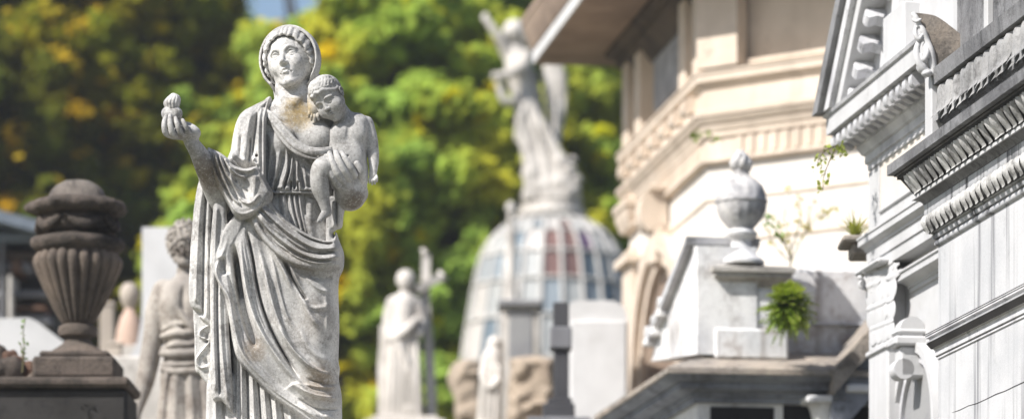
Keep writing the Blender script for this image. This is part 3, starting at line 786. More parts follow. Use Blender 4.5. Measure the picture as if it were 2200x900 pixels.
    v.pillow([(451,332),(462,333),(478,340),(494,352),(506,366),(530,374),(556,370),(568,384),(578,400),(590,424),(588,440),(574,459),(552,474),(528,481),(508,473),(494,450),(482,428),(466,402),(456,372)], -62, 32, 20, 2, rel_sw, Tb=50)
    # hanging folds under the arm
    v.pillow([(428,398),(452,392),(500,420),(505,520),(500,800),(460,800),(440,700),(418,650),(420,500)], 28, 26, 20, 3)
    def rel_b(X, Z):
        r = stroke(X, Z, [(440,405),(432,470),(427,560),(424,660)], 6, 8, taper=.05)+stroke(X, Z, [(452,410),(450,500),(449,600),(447,690)], 4, 6, taper=.05)
        r += stroke(X, Z, [(446,420),(441,500),(439,600),(438,690)], 3, -9, taper=.05)
        return r
    v.pillow([(430,392),(446,384),(456,420),(458,540),(457,700),(452,702),(430,684),(437,676),(409,654),(410,560),(414,500),(420,440)], -22, 12, 9, 2, rel_b, Tb=24)
    def rel_l(X, Z):
        return stroke(X, Z, [(455,700),(434,712),(432,726),(452,735),(440,752),(424,775),(432,792),(450,790)], 2.6, 7, taper=.05)+stroke(X, Z, [(420,690),(421,780)], 3, 4)+stroke(X, Z, [(445,715),(447,740)], 4, -7)+stroke(X, Z, [(440,770),(447,785)], 5, -7)
    v.pillow([(418,655),(458,690),(458,832),(446,826),(430,806),(420,792),(419,730)], -8, 12, 7, 1.5, rel_l, Tb=26)
    def rel_a(X, Z):
        r = stroke(X, Z, [(470,450),(466,540),(463,640),(464,740),(468,850)], 5, 8, taper=.04)+stroke(X, Z, [(484,500),(477,600),(478,700),(484,790),(494,870)], 4, 6, taper=.04)
        r += stroke(X, Z, [(476,520),(471,620),(471,720),(476,860)], 2.4, -7, taper=.04)
        return r
    v.pillow([(468,400),(488,404),(492,440),(490,470),(492,500),(482,545),(470,590),(478,620),(492,660),(494,700),(500,800),(503,884),(500,888),(478,864),(457,851),(455,700),(454,560),(459,480)], -36, 13, 8, 1.5, rel_a, Tb=34)
    def rel_d(X, Z):
        return stroke(X, Z, [(464,820),(466,900),(466,1000)], 5, 8, taper=.02)+stroke(X, Z, [(482,850),(484,1000)], 5, -10, taper=.02)
    v.pillow([(450,790),(508,820),(510,1010),(450,1010)], -8, 16, 9, 1, rel_d, Tb=40)
    # underskirt
    def rel_u(X, Z):
        r = np.zeros(X.shape[:1]+Z.shape[1:], dtype=f32)
        for x0,x1,w,h in ((521,523,5,10),(541,552,4,8),(560,582,4,8),(578,606,5,9),(600,640,5,7),(512,510,3,5)): r += stroke(X, Z, [(x0,760),((x0+x1)/2,860),(x1,1008)], w, h, taper=.02)
        for x0,x1,w,h in ((531,537,3,-12),(551,567,2.4,-12),(569,594,2.4,-9),(590,622,3,-8)): r += stroke(X, Z, [(x0,760),((x0+x1)/2,860),(x1,1008)], w, h, taper=.02)
        return r
    v.pillow([(510,640),(700,660),(716,860),(722,1006),(500,1010),(499,800)], 4, 28, 22, 1, rel_u, Tb=52)
    # the wrap across hips and legs
    def rel_w(X, Z):
        r = np.zeros(X.shape[:1]+Z.shape[1:], dtype=f32)
        for pts,w,h in (([(516,486),(524,560),(536,640),(560,710),(600,775),(650,835),(700,890)],7,9),
            ([(500,490),(488,540),(470,585),(476,615),(497,650),(506,700),(522,760),(560,810),(620,860),(680,905)],5,5),
            ([(545,492),(565,560),(580,620),(596,680),(625,745),(668,795),(705,812),(731,812)],7,8),
            ([(560,500),(590,550),(618,600),(640,650)],6,7),([(640,700),(660,745),(690,775),(724,785)],9,4),
            ([(625,825),(660,850),(700,860),(733,858)],5,8),([(640,870),(680,895),(734,905)],8,5),([(575,520),(592,580),(606,640),(622,690),(650,730)],4,3.5),([(524,500),(534,570),(546,640),(566,700),(600,755)],2.6,3),([(700,610),(706,680),(704,750)],6,2.5),
            ([(652,830),(684,838),(730,836)],3,4),([(560,820),(610,858),(660,890),(720,925)],3,3),([(655,600),(690,630),(722,634)],5,3)): r += stroke(X, Z, pts, w, h, taper=.3)
        for pts,w,h in (([(531,492),(546,560),(556,620),(572,680),(600,742),(650,825)],3.6,-16),
            ([(612,562),(632,605),(650,635),(662,655)],4,-15),([(668,598),(690,606),(718,600)],8,-5)): r += stroke(X, Z, pts, w, h, taper=.12)
        r += stroke(X, Z, [(505,530),(513,590),(522,650),(536,705),(556,760)], 7.5, -52, taper=.22)
        r += stroke(X, Z, [(478,560),(484,580),(488,600)], 9, -8)
        r += stroke(X, Z, [(586,682),(602,712),(636,762),(672,795),(700,806),(728,800)], 5, 9, 'stepr', .45)
        r += stroke(X, Z, [(606,850),(640,832),(680,848),(733,852)], 5, 7, 'stepr', .45)
        r += stroke(X, Z, [(600,545),(630,590),(652,645),(672,690),(700,720)], 9, 7, 'ridge', .2)
        r += stroke(X, Z, [(640,640),(670,668),(700,668),(724,646)], 7, 3, 'ridge', .4)
        r += stroke(X, Z, [(640,860),(690,885),(734,880)], 3, -5)+stroke(X, Z, [(660,820),(700,830),(732,826)], 3, -4)
        r = r*1.8+9*np.exp(-(((X-672)/46)**2+((Z-720)/110)**2))            # the thigh pushing forward
        return r
    wrap = [(540,440),(575,428),(600,468),(640,503),(690,527),(722,528),(735,548),(737,575),(728,600),(727,640),(729,700),(727,770),(730,792),(728,815),(734,850),(735,900),(738,1010),(720,1010),(700,938),(650,899),(590,857),(545,813),(514,777),(503,741),(497,700),(489,650),(468,607),(463,582),(474,530),(498,480),(520,466)]
    v.pillow(wrap, 4, 62, 52, 2, rel_w, Tb=56)
    v.pillow([(520,468),(528,490),(504,540),(496,590),(505,650),(520,710),(546,770),(600,828),(660,872),(735,935),(735,960),(700,936),(650,899),(590,857),(545,813),(514,777),(503,741),(497,700),(489,650),(468,607),(463,582),(474,530),(498,480)], -38, 19, 6, 5, rel_w, Tb=22)
    # rolled edge over the hip
    def rel_r(X, Z):
        r = np.zeros(X.shape[:1]+Z.shape[1:], dtype=f32)
        for pts,w,h in (([(566,434),(592,462),(626,494),(664,519),(700,530),(726,530)],4.5,9),
            ([(556,448),(592,486),(634,520),(675,544),(708,548),(736,542)],6.5,13),
            ([(548,462),(584,508),(632,546),(675,566),(712,568),(738,560)],7,14),
            ([(538,474),(566,520),(604,560),(650,584),(700,588),(738,574)],7,14)): r += stroke(X, Z, pts, w, h, 'step', .10)
        for pts,w,h in (([(552,458),(580,492),(615,524)],3,6),([(640,508),(668,524),(704,534),(722,532)],2.4,-7),([(612,516),(650,548),(696,557),(728,550)],2.4,-6),([(600,530),(640,563),(690,578),(724,572)],3,6),
            ([(590,500),(630,530),(670,552)],3,5),([(560,490),(590,530),(630,560)],3,-6)): r += stroke(X, Z, pts, w, h)
        return r*1.35
    v.pillow([(542,436),(572,424),(600,456),(634,488),(680,514),(712,522),(722,500),(730,520),(739,545),(738,574),(728,588),(700,596),(650,594),(604,574),(566,536),(536,486)], -6, 62, 22, 3, rel_r, Tb=50)
    # gathered cloth beside the infant's foot
    v.pillow([(706,430),(742,436),(739,470),(736,493),(723,499),(716,510),(726,532),(704,530),(702,480)], -30, 22, 8, 2, lambda X,Z: stroke(X,Z,[(718,440),(720,500)],3,5,taper=.05)+stroke(X,Z,[(731,440),(731,492)],3,6,taper=.05)+stroke(X,Z,[(725,440),(726,498)],2,-6,taper=.05))
    v.tube([(786,404,-30),(793,416,-34),(788,430,-30),(776,428,-24)], [5,6,6,5], 2)
    v.mesh(D0, 'cloak', mat, st)
    # ---------- the flaming heart in her hand
    v = Vol((350,-175,215), (415,-75,325), .95)
    v.ell((373,268,-122), (15,15,15), 0); v.ell((388,268,-122), (15,15,15), 5); v.ell((380,281,-122), (15,20,14), 8)
    v.ell((381,257,-122), (12,5,12), 2)
    for i in range(14):
        a = i*2*PI/14; c_,s_ = math.cos(a), math.sin(a)
        v.tube([(381+11.5*c_,256,-122+11.5*s_),(380.5+14.5*c_,245,-122+13*s_),(383+10*c_+2,234,-122+9*s_),(384+3*c_,227,-122+3*s_)], [2.6,3.6,3.4,1.8], .8, n=3)
    v.ell((382,243,-122), (10,13,9), 2)
    v.mesh(D0, 'heart_finial', mat, st)
    # ---------- plinth block under the feet
    b = MB(); x0 = P(440,1004,D0); x1 = P(750,1010,D0)
    cx = (x0[0]+x1[0])/2; z = x0[2]
    b.bbox((cx-.42, D0-.36, z-.16), (cx+.42, D0+.36, z+.004), b=.012)
    b.build('plinth', mat, st)
    return st
# ------------------------------------------------------------------ the two white tombs on the right (street runs 8.5 degrees left of the view)
_n = math.hypot(1200, 8000); UD = (-1200/_n, 8000/_n); WD = (8000/_n, 1200/_n)
def xy(u, w): return (UD[0]*u+WD[0]*w, UD[1]*u+WD[1]*w)
def fr3(u, w, z): return xy(u, w)+(z,)
def uat(px, w):
    t = (px-CX)/FP
    return w*(WD[0]-t*WD[1])/(t*UD[1]-UD[0])
def zat(py, Y): return CAMZ+(HOR-py)*Y/FP
def leaf_band(mb, u0, u1, pitch, w0, prof, bulge=.012, curl=.012, fill=.94, pointed=.6, rows=9, rnd=None, jit=0.0):
    """a row of carved leaves hanging on a moulding profile prof: (out,z) top to bottom, facing -w"""
    n = int(round((u1-u0)/pitch)); rr = rnd or random.Random(3)
    pr = catmull(prof, 6); idx = np.linspace(0, len(pr)-1, rows)
    for i in range(n):
        uc = u0+(i+.5)*pitch
        if jit and rr.random() < jit: continue
        V = []; cols = 7; sc = rr.uniform(.65,1.15); tw = rr.uniform(-.28,.28); hk = rr.uniform(.85,1.08)
        for r_ in range(rows):
            t = r_/(rows-1); a = pr[int(idx[r_])]
            hw = hk*pitch*.5*fill*(1-pointed*max(0,(t-.45)/.55)**2)
            for c in range(cols):
                s_ = -1+2*c/(cols-1)
                b = bulge*sc*(1-s_*s_)*(.35+.65*math.sin(PI*min(1,t*1.1+.1)))+(.0035*(1 if c == 3 else 0))
                o = a[0]+b+curl*sc*max(0,(t-.6)/.4)**2
                V.append(fr3(uc+s_*hw+tw*pitch*t, w0-o, a[1]-(curl*.8*(1-abs(s_)) if r_ == rows-1 else 0)))
        F = [(r_*cols+c, r_*cols+c+1, (r_+1)*cols+c+1, (r_+1)*cols+c) for r_ in range(rows-1) for c in range(cols-1)]
        mb.add(V, F)
def rect_path(u0, u1, w0, w1): return [xy(u0,w0), xy(u1,w0), xy(u1,w1), xy(u0,w1)]
def build_near_tomb():
    W0 = 4.35; Ue = uat(2016, W0); Ye = xy(Ue, W0)[1]; Un = 10.5
    z = lambda py: zat(py, Ye)
    base = xy(Un+2, W0+1.5)
    t = thing('tomb', 'white mausoleum with black water streaks and leaf-carved cornices at the right edge', 'tomb', (base[0], base[1], 0), 'white mausoleums on the right')
    path = rect_path(Un, Ue, W0, W0+3.4)
    b = MB(); b.sweep([(-.5,.02),(0,.02),(0,z(528)),(-.2,z(528))], path, True)
    b.sweep([(.03,0),(.12,0),(.12,.25),(.09,.30),(.01,.32)], path, True)
    auto_smooth(b.build('wall', M['white_streak'], t))
    # a fine crack across the wall: a thin dark fillet following the bed joint
    cr = []
    for px,py in ((2046,885.5),(2062,880),(2080,871),(2098,866),(2116,858),(2140,846),(2160,839),(2180,829),(2202,819)):
        u = uat(px, W0); cr.append(fr3(u, W0-.0005, zat(py, xy(u,W0)[1])))
    MB().tube(cr, [.0008]+[.0016,.0013,.0018,.0015,.002,.0017,.002,.002], 5).build('wall_crack', M['dark'], t)
    k = .55
    b = MB(); b.sweep([(-.02,z(772)),(.006,z(771)),(.006,z(766)),(.012*k,z(766)),(.022*k,z(764)),(.022*k,z(753)),(.03*k,z(751)),(.03*k,z(748)),(.05*k,z(744)),(.075*k,z(736)),(.078*k,z(732)),(.06*k,z(731)),(.06*k,z(727)),(.085*k,z(725)),(.085*k,z(721)),(.06*k,z(720.5)),(.09*k,z(720)),(.09*k,z(717)),(-.02,z(713))], path, True)
    auto_smooth(b.build('string_course', M['greycorn'], t))
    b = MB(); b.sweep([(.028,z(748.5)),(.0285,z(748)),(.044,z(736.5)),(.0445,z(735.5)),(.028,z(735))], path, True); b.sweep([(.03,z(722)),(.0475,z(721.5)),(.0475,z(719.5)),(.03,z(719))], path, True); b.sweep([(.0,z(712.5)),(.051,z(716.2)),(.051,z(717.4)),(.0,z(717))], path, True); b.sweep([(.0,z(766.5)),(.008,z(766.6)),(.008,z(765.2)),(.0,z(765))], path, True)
    b.build('soot_shade_line', M['crust_shade'], t)  # dark strips: grime and painted shade in the string course's grooves and undersides
    # torus and frieze
    b = MB(); b.sweep([(-.02,z(530)),(.008,z(529)),(.014,z(526)),(.016,z(521)),(.012,z(517)),(.006,z(515)),(.02,z(514)),(.024,z(509)),(.024,z(505)),(.018,z(504)),(.036,z(499)),(.050,z(492)),(.056,z(482)),(.055,z(470)),(.050,z(463)),(.052,z(462)),(.052,z(438)),(-.02,z(436))], path, True)
    auto_smooth(b.build('frieze', M['white_streak2'], t), 50)
    b = MB(); b.sweep([(.13,z(377)),(.151,z(376)),(.151,z(369.5)),(.163,z(368.6)),(.163,z(365.6)),(.13,z(365.2))], path, True); b.build('cornice_soot_shade', M['crust_shade'], t)  # dark strip: soot and painted shade beneath the slab
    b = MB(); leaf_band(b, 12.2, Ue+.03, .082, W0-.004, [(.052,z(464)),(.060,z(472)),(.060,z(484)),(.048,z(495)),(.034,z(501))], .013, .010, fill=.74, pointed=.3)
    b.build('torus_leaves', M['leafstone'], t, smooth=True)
    b = MB(); b.sweep([(.034,z(501)),(.039,z(499)),(.053,z(492)),(.059,z(482)),(.058,z(470)),(.053,z(464.5)),(.045,z(464))], path, True); auto_smooth(b.build('torus_ground', M['crust_shade'], t), 60)
    # cornice: cavetto, leaf cyma, slab
    b = MB(); b.sweep([(-.02,z(438)),(.054,z(437)),(.062,z(431)),(.080,z(426)),(.094,z(425)),(.094,z(418)),(.085,z(417)),(.090,z(410)),(.108,z(396)),(.125,z(384)),(.134,z(377)),(.148,z(375)),(.148,z(370)),(.160,z(369)),(.160,z(366)),(.188,z(365)),(.188,z(343)),(.180,z(341)),(-.05,z(337))], path, True)
    auto_smooth(b.build('cornice', M['slate'], t), 30)
    b = MB(); leaf_band(b, 12.2, Ue+.09, .094, W0-.004, [(.138,z(377)),(.130,z(388)),(.112,z(401)),(.096,z(413)),(.094,z(416))], .018, .008, fill=.72, pointed=.35)
    for i in range(int((Ue+.1-12.2)/.094)):
        u = 12.2+(i+.0)*.094; c = fr3(u, W0-.140, z(379))
        b.tube([(c[0],c[1],c[2]+.008),(c[0],c[1],c[2]-.008)], [.012,.008], 6)
    b.build('cornice_leaves', M['leafstone'], t, smooth=True)
    b = MB(); b.sweep([(.08,z(416.6)),(.093,z(410)),(.111,z(396)),(.128,z(384)),(.137,z(377.5)),(.137,z(376.5)),(.12,z(376))], path, True); auto_smooth(b.build('cornice_ground', M['crust_shade'], t), 60)
    b = MB(); b.sweep([(.085,z(425.4)),(.098,z(425)),(.098,z(418.5)),(.085,z(418))], path, True)
    b.build('fillet', M['white'], t)
    # parapet with big drooping leaves
    b = MB(); b.sweep([(-.3,z(341)),(.0,z(341)),(.0,z(272)),(.012,z(270)),(.012,z(198)),(.0,z(197)),(.0,z(193)),(.045,z(191)),(.052,z(158)),(.046,z(156)),(-.3,z(150))], path, True)
    auto_smooth(b.build('parapet', M['slate'], t), 30)
    b = MB(); leaf_band(b, 12.3, Ue-.04, .118, W0, [(.016,z(196)),(.020,z(210)),(.022,z(230)),(.030,z(250)),(.048,z(266))], .022, .020, fill=1.12, pointed=.85, rows=11)
    leaf_band(b, 12.3+.059, Ue-.04, .118, W0, [(.006,z(210)),(.010,z(225)),(.014,z(245)),(.020,z(262)),(.030,z(272))], .018, .014, fill=.9, pointed=.9, rows=9)
    b.build('parapet_leaves', M['leafgrey'], t, smooth=True)
    b = MB(); b.bbox((Ue-.07, W0-.052, z(336)), (Ue+.04, W0+.15, z(165)), fr3, .006); b.build('corner_block', M['white'], t)
    # attic
    b = MB(); b.sweep([(0,z(152)),(0,7.4),(.12,7.45),(.12,7.6),(-.4,7.9)], rect_path(Un+.4, Ue-.06, W0+.07, W0+3.2), True); auto_smooth(b.build('attic', M['slate'], t))
    b = MB(); b.bbox((uat(2128,W0+.06), W0+.045, z(150)), (uat(2120,W0+.06), W0+.09, 7.35), fr3, .005); b.build('attic_pilaster', M['white'], t)
    # roof
    c = [xy(Un,W0+.1), xy(Ue-.1,W0+.1), xy(Ue-.1,W0+3.3), xy(Un,W0+3.3)]; ap = xy((Un+Ue)/2, W0+1.7)
    MB().add([q+(7.6,) for q in c]+[ap+(8.6,)], [(0,1,4),(1,2,4),(2,3,4),(3,0,4),(0,3,2,1)]).build('roof', M['slate'], t)
    # corner acroterion: curved hood with a scroll-carved edge
    def pt(px, py, d): return P(px, py, d)
    ac = thing('acroterion', 'curved scroll-edged corner ornament with brown weathered back on the cornice', 'ornament', fr3(Ue, W0, z(160)))
    d0 = Ye-.10
    out = catmull([(1960,28),(1985,30),(2012,36),(2040,55),(2068,78),(2092,102),(2062,124),(2030,144),(2012,166),(2004,160)], 5)
    inn = [(2004,160),(1999,150),(2002,130),(1998,108),(1990,88),(1984,66),(1976,48),(1964,40)]
    poly = [tuple(q) for q in out]+inn[1:]
    b = MB(); n = len(poly)
    V = [pt(x,y,d0) for x,y in poly]+[pt(x,y,d0+.26) for x,y in poly]
    b.add(V, [tuple(range(n))]+[tuple(range(2*n-1,n-1,-1))]+[(i,(i+1)%n,n+(i+1)%n,n+i) for i in range(n)])
    auto_smooth(b.build('hood', M['oldstone2'], ac))
    v = Vol((1945,-60,15), (2022,60,190), 1.6)
    v.tube([(1962,34,-8),(1968,44,-12),(1974,56,-10),(1982,70,-12),(1990,90,-10),(1998,112,-12),(2002,135,-8),(2005,158,-8)], [6,6,5,7,7,8,9,7], 1)
    v.tube([(1966,36,0),(1963,44,-8),(1969,50,-16),(1976,46,-16)], [5,5,4,3], 1)
    v.tube([(1968,60,-6),(1965,76,-14),(1972,88,-16),(1979,80,-16)], [5,5,5,3], 1)
    v.tube([(1975,88,-4),(1968,110,-12),(1972,135,-14),(1982,150,-12),(1995,158,-8)], [5,7,8,8,7], 1)
    v.tube([(1986,100,-10),(1990,118,-18),(1983,132,-18),(1978,122,-18)], [5,6,6,4], 1)
    v.ell((1990,160,-8), (12,8,14), 2); v.ell((1980,146,-6), (12,14,14), 3)
    v.ell((1996,152,-22), (5,3,6), 1, None, 's'); v.ell((1972,66,-14), (4,6,6), 1, None, 's'); v.ell((1978,108,-16), (4,8,6), 1, None, 's')
    v.mesh(d0+.02, 'scroll_edge', M['white'], ac)
    tuft((2078,105,Ye+.0), .05, 22, 'grass_tuft', 'small yellow-green weed growing behind the scroll ornament', 'weed', M['leaf_yellow'], spread=1.2)
    return t
def tuft(ppd, size, n, name, label, cat, mat, spread=.8, width=.10, up=1.0, seed=5, group=None):
    c = P(*ppd); rr = random.Random(seed); b = MB()
    for i in range(n):
        a = rr.uniform(0,2*PI); L = size*rr.uniform(.6,1.15); sp = rr.uniform(.1,1)*spread; wd = L*width
        pts = []
        for k in range(5):
            t = k/4; r_ = L*t*sp*.7; h = L*up*(t-.35*t*t*sp)
            pts.append((c[0]+math.cos(a)*r_, c[1]+math.sin(a)*r_, c[2]+h))
        sx,sy = -math.sin(a), math.cos(a); V = []
        for k,p in enumerate(pts):
            q = wd*(1-k/4)**.7*.5+.0004; V += [(p[0]-sx*q,p[1]-sy*q,p[2]),(p[0]+sx*q,p[1]+sy*q,p[2])]
        b.add(V, [(2*k,2*k+1,2*k+3,2*k+2) for k in range(4)])
    return tag(b.build(name, mat, None, True), label, cat, group)
def scroll_mod(b, fr, u, w, z, wd, ln, h):
    "modillion bracket: block with a rounded nose and curved belly; fr(u,w,z); grows towards -w"
    n = 7; prof = []
    for i in range(n): 
        a = PI*i/(n-1)*.9; prof.append((w-ln-h*.32*math.sin(a), z-h*.5+h*.5*math.cos(a)))
    prof += [(w-ln*.55, z-h*.75), (w-ln*.2, z-h*.95), (w, z-h), (w, z)]
    m = len(prof)
    V = [fr(u-wd/2,p,q) for p,q in prof]+[fr(u+wd/2,p,q) for p,q in prof]
    b.add(V, [tuple(range(m-1,-1,-1)), tuple(range(m,2*m))]+[(i,(i+1)%m,m+(i+1)%m,m+i) for i in range(m)])
def build_far_tomb():
    W0 = 4.5; Ue = uat(1866, W0); Ye = xy(Ue,W0)[1]; Un = 16.42
    z = lambda py: zat(py, Ye)
    base = xy((Un+Ue)/2, W0+1.5)
    t = thing('tomb', 'white mausoleum with a bracketed pediment and a leafy capital, behind the black-streaked one', 'tomb', (base[0], base[1], 0), 'white mausoleums on the right')
    path = rect_path(Un, Ue, W0, W0+3.2); Wr = W0+.09
    b = MB(); b.sweep([(-.4,0.01),(-.09,0.01),(-.09,z(560)),(-.4,z(560))], path, True); b.sweep([(-.05,0),(.08,0),(.08,.3),(.03,.36),(-.09,.38)], path, True)
    b.build('wall', M['white'], t)
    # corner pilaster
    U1 = uat(1906, W0)
    b = MB(); b.bbox((U1, W0, .3), (Ue, W0+.32, z(585)), fr3, .01)
    b.bbox((U1-.012, W0-.014, z(768)), (Ue+.014, W0+.3, z(757)), fr3, .006); b.build('pilaster', M['white'], t)
    # capital
    cap = MB()
    cap.bbox((U1-.05, W0-.06, z(592)), (Ue+.05, W0+.3, z(580)), fr3, .01)
    cap.bbox((U1+.01, W0-.002, z(757)), (Ue-.01, W0+.3, z(592)), fr3, .01); cap.build('capital_core', M['white'], t)
    v = Vol((1834,-30,575), (1918,40,762), 1.8); rr = random.Random(8)
    v.cone((1886,750,12), (1884,600,6), 17, 20, 0)
    for (py,n,o,sz) in ((742,4,0,1.0),(700,4,5,1.1),(655,3,10,1.2),(622,3,15,1.1)):
        for i in range(n):
            x = 1868+(i+.5)*36/n+(2 if n == 3 else 0)-o*.8
            if i == n-1: x += o*.9
            v.ell((x,py-14,-8-o*.4), (6*sz,20*sz,7), 2); v.ell((x-1.5-o*.25,py-32*sz,-13-o*.6), (5.5*sz,5*sz,6), 1.5)
            v.tube([(x,py+2,-12-o*.4),(x,py-24,-16-o*.5)], 1.2, 1)
    for cx_,s_ in ((1852,-1),(1903,1)):
        v.tube([(cx_+10*(1-.1*k)*math.cos(a), 612+10*(1-.1*k)*math.sin(a), -14) for k,a in enumerate(np.linspace(0,2.4*PI,9))], 3.6, 1)
    v.tube([(1846,597,-8),(1876,603,-16),(1908,596,-8)], [5,4,5], 2)
    def shear(V): V = V.copy(); V[:,2] -= (V[:,0]-1866)*4.0*np.clip((V[:,0]-1850)/16,0,1); return V
    v.mesh(Ye-.09, 'capital', M['white'], t, pre=shear)
    # architrave and lower cornice
    b = MB(); b.sweep([(-.2,z(592)),(0,z(592)),(0,z(568)),(.008,z(567)),(.008,z(543)),(.016,z(542)),(.016,z(538)),(.034,z(531)),(.044,z(529)),(.044,z(516)),(.05,z(515)),(.05,z(511)),(-.1,z(500))], path, True)
    auto_smooth(b.build('architrave', M['white'], t))
    b = MB(); b.sweep([(-.3,z(505)),(0,z(505)),(0,z(372)),(-.3,z(370))], path, True); b.build('frieze', M['white'], t)
    pz0,pz1 = z(470), z(372)
    u_a, u_b = Un+.02, uat(1893, W0)
    b = MB(); b.bbox((u_a, W0-.004, pz0), (u_b, W0+.05, pz1), fr3, .002); b.build('frieze_panel', M['cream_panel'], t)
    b = MB()
    for lo,hi in (((u_a,W0-.012,pz1-.0),(u_b+.014,W0+.01,pz1+.014)), ((u_b,W0-.012,pz0),(u_b+.014,W0+.01,pz1)), ((u_a,W0-.012,pz0-.014),(u_b+.014,W0+.01,pz0))): b.bbox(lo, hi, fr3, .003)
    b.build('panel_frame', M['white'], t)
    # upper cornice
    z0 = z(368)
    b = MB(); b.sweep([(-.2,z0),(.004,z0),(.004,z0+.03),(.016,z0+.035),(.016,z0+.075),(.03,z0+.08),(.045,z0+.11),(.05,z0+.115),(.05,z0+.20),(.17,z0+.205),(.17,z0+.285),(.186,z0+.29),(.192,z0+.305),(-.3,z0+.33)], path, True)
    auto_smooth(b.build('cornice', M['greycorn'], t))
    b = MB(); b.sweep([(.16,z0+.204),(.174,z0+.204),(.174,z0+.288),(.16,z0+.288)], path, True); b.build('corona', M['white'], t)
    b = MB()
    for i in range(int((Ue+.1-Un)/.118)): scroll_mod(b, fr3, Ue+.12-i*.118, W0-.05, z0+.203, .062, .085, .075)
    auto_smooth(b.build('modillions', M['greycorn'], t))
    # pediment
    zr = z0+.31; Uc = Ue+.19; half = 2.05; sl = .93
    def rake(lo, hi, wa, wb, mat, name, mirror=True):
        "band between perpendicular heights lo..hi above the base line, from w=wa to wb"
        c,s_ = math.cos(math.atan(sl)), math.sin(math.atan(sl)); b = MB()
        for m in ((1,-1) if mirror else (1,)):
            ax = Uc-half
            f = lambda u: (u if m == 1 else 2*ax-u)
            P4 = [(Uc-lo*0-lo/s_*1.0, zr), (Uc-hi/s_, zr), (ax, zr+(half-hi/s_)*sl), (ax, zr+(half-lo/s_)*sl)]
            V = [fr3(f(u),wa,q) for u,q in P4]+[fr3(f(u),wb,q) for u,q in P4]
            b.add(V, [(0,1,2,3),(7,6,5,4),(0,4,5,1),(1,5,6,2),(2,6,7,3),(3,7,4,0)])
        return b.build(name, mat, t)
    rake(-.03, .05, W0-.235, W0+.3, M['slate2'], 'raking_crown')
    rake(.05, .13, W0-.205, W0+.3, M['greycorn'], 'raking_cyma')
    rake(.13, .21, W0-.175, W0+.3, M['white'], 'raking_corona')
    rake(.21, .46, W0-.05, W0+.3, M['greycorn'], 'raking_bed')
    rake(.46, .52, W0-.06, W0+.3, M['white'], 'raking_fillet')
    b = MB(); c,s_ = math.cos(math.atan(sl)), math.sin(math.atan(sl))
    for i in range(19):
        u = Uc-.37-i*.112; zz = zr+(Uc-u)*sl-.22/c
        def frr(a, w, q, u=u, zz=zz): return fr3(u+a*c+q*s_*1.0, w, zz-a*s_*1.0+q*c)
        scroll_mod(b, lambda a,w,q: frr(a, w, q), 0, W0-.05, 0, .055, .085, .075)
    auto_smooth(b.build('raking_modillions', M['greycorn'], t))
    ax = Uc-half
    MB().prism([(Uc-.5,zr),(ax,zr+(half-.5)*sl),(2*ax-Uc+.5,zr)], lambda a,q,w: fr3(a,w,q), W0-.02, W0+.3).build('tympanum', M['white'], t)
    b = MB(); b.bbox((uat(1985,W0), W0-.10, zr), (uat(1940,W0), W0+.1, zr+.30), fr3, .01); b.build('tympanum_block', M['white'], t)
    # roof behind the pediment
    MB().prism([(Uc-.3,zr),(ax,zr+(half-.3)*sl),(2*ax-Uc+.3,zr)], lambda a,q,w: fr3(a,w,q), W0+.3, W0+3.0).build('roof', M['slate'], t)
    # recessed bay: moulding under the architrave, arched niche
    zz = zat(640, Ye-.1)
    b = MB(); b.sweep([(-.3,zz-.03),(-.078,zz-.03),(-.078,zz-.012),(-.07,zz-.01),(-.07,zz+.0),(-.05,zz+.018),(-.02,zz+.022),(-.02,zz+.05),(-.012,zz+.055),(-.012,zz+.065),(-.3,zz+.07)], [xy(Un,W0), xy(U1-.045,W0), xy(U1-.045,W0+3)]); auto_smooth(b.build('bay_moulding', M['white'], t))
    ac_u = 17.36; ra = .40; zc = zat(925, xy(ac_u,Wr)[1])
    def ring(r0, r1, w0, w1, mat, name, n=24):
        b = MB(); V = []
        for k in range(n+1):
            a = PI*k/n
            for (r_,w) in ((r0,w0),(r1,w0),(r1,w1),(r0,w1)): V.append(fr3(ac_u+r_*math.cos(a), w, zc+r_*math.sin(a)*1.05))
        F = [(k*4+j, (k+1)*4+j, (k+1)*4+(j+1)%4, k*4+(j+1)%4) for k in range(n) for j in range(4)]
        b.add(V, F)
        for sx in (-1,1):
            ua,ub = sorted((ac_u+sx*r0, ac_u+sx*r1)); b.box((ua,w0,.5), (ub,w1,zc), fr3)
        return auto_smooth(b.build(name, mat, t), 40)
    ring(ra-.045, ra, Wr-.05, Wr+.02, M['white'], 'arch_moulding'); ring(ra-.09, ra-.045, Wr-.028, Wr+.02, M['greycorn'], 'arch_inner')
    b = MB(); V = [fr3(ac_u+(ra-.09)*math.cos(PI*k/20), Wr-.008, zc+(ra-.09)*1.05*math.sin(PI*k/20)) for k in range(21)]
    V = [fr3(ac_u+ra-.09,Wr-.008,.5)]+V+[fr3(ac_u-ra+.09,Wr-.008,.5)]; b.add(V, [tuple(range(len(V)))]); b.build('niche', M['greystone'], t)
    ku = ac_u; kz = zc+ra*1.05
    b = MB(); b.bbox((ku-.055, Wr-.12, kz-.17), (ku+.055, Wr+.01, kz-.02), fr3, .012); b.bbox((ku-.08, Wr-.15, kz-.02), (ku+.08, Wr+.01, kz+.025), fr3, .01)
    b.bbox((ku-.07, Wr-.135, kz+.035), (ku+.07, Wr+.01, kz+.06), fr3, .01)
    b.tube([fr3(ku-.055,Wr-.10,kz-.13), fr3(ku+.055,Wr-.10,kz-.13)], .05, 14); b.tube([fr3(ku-.06,Wr-.06,kz+.06), fr3(ku+.06,Wr-.06,kz+.06)], .06, 14)
    auto_smooth(b.build('keystone', M['white'], t))
    # window bars in the niche
    return t
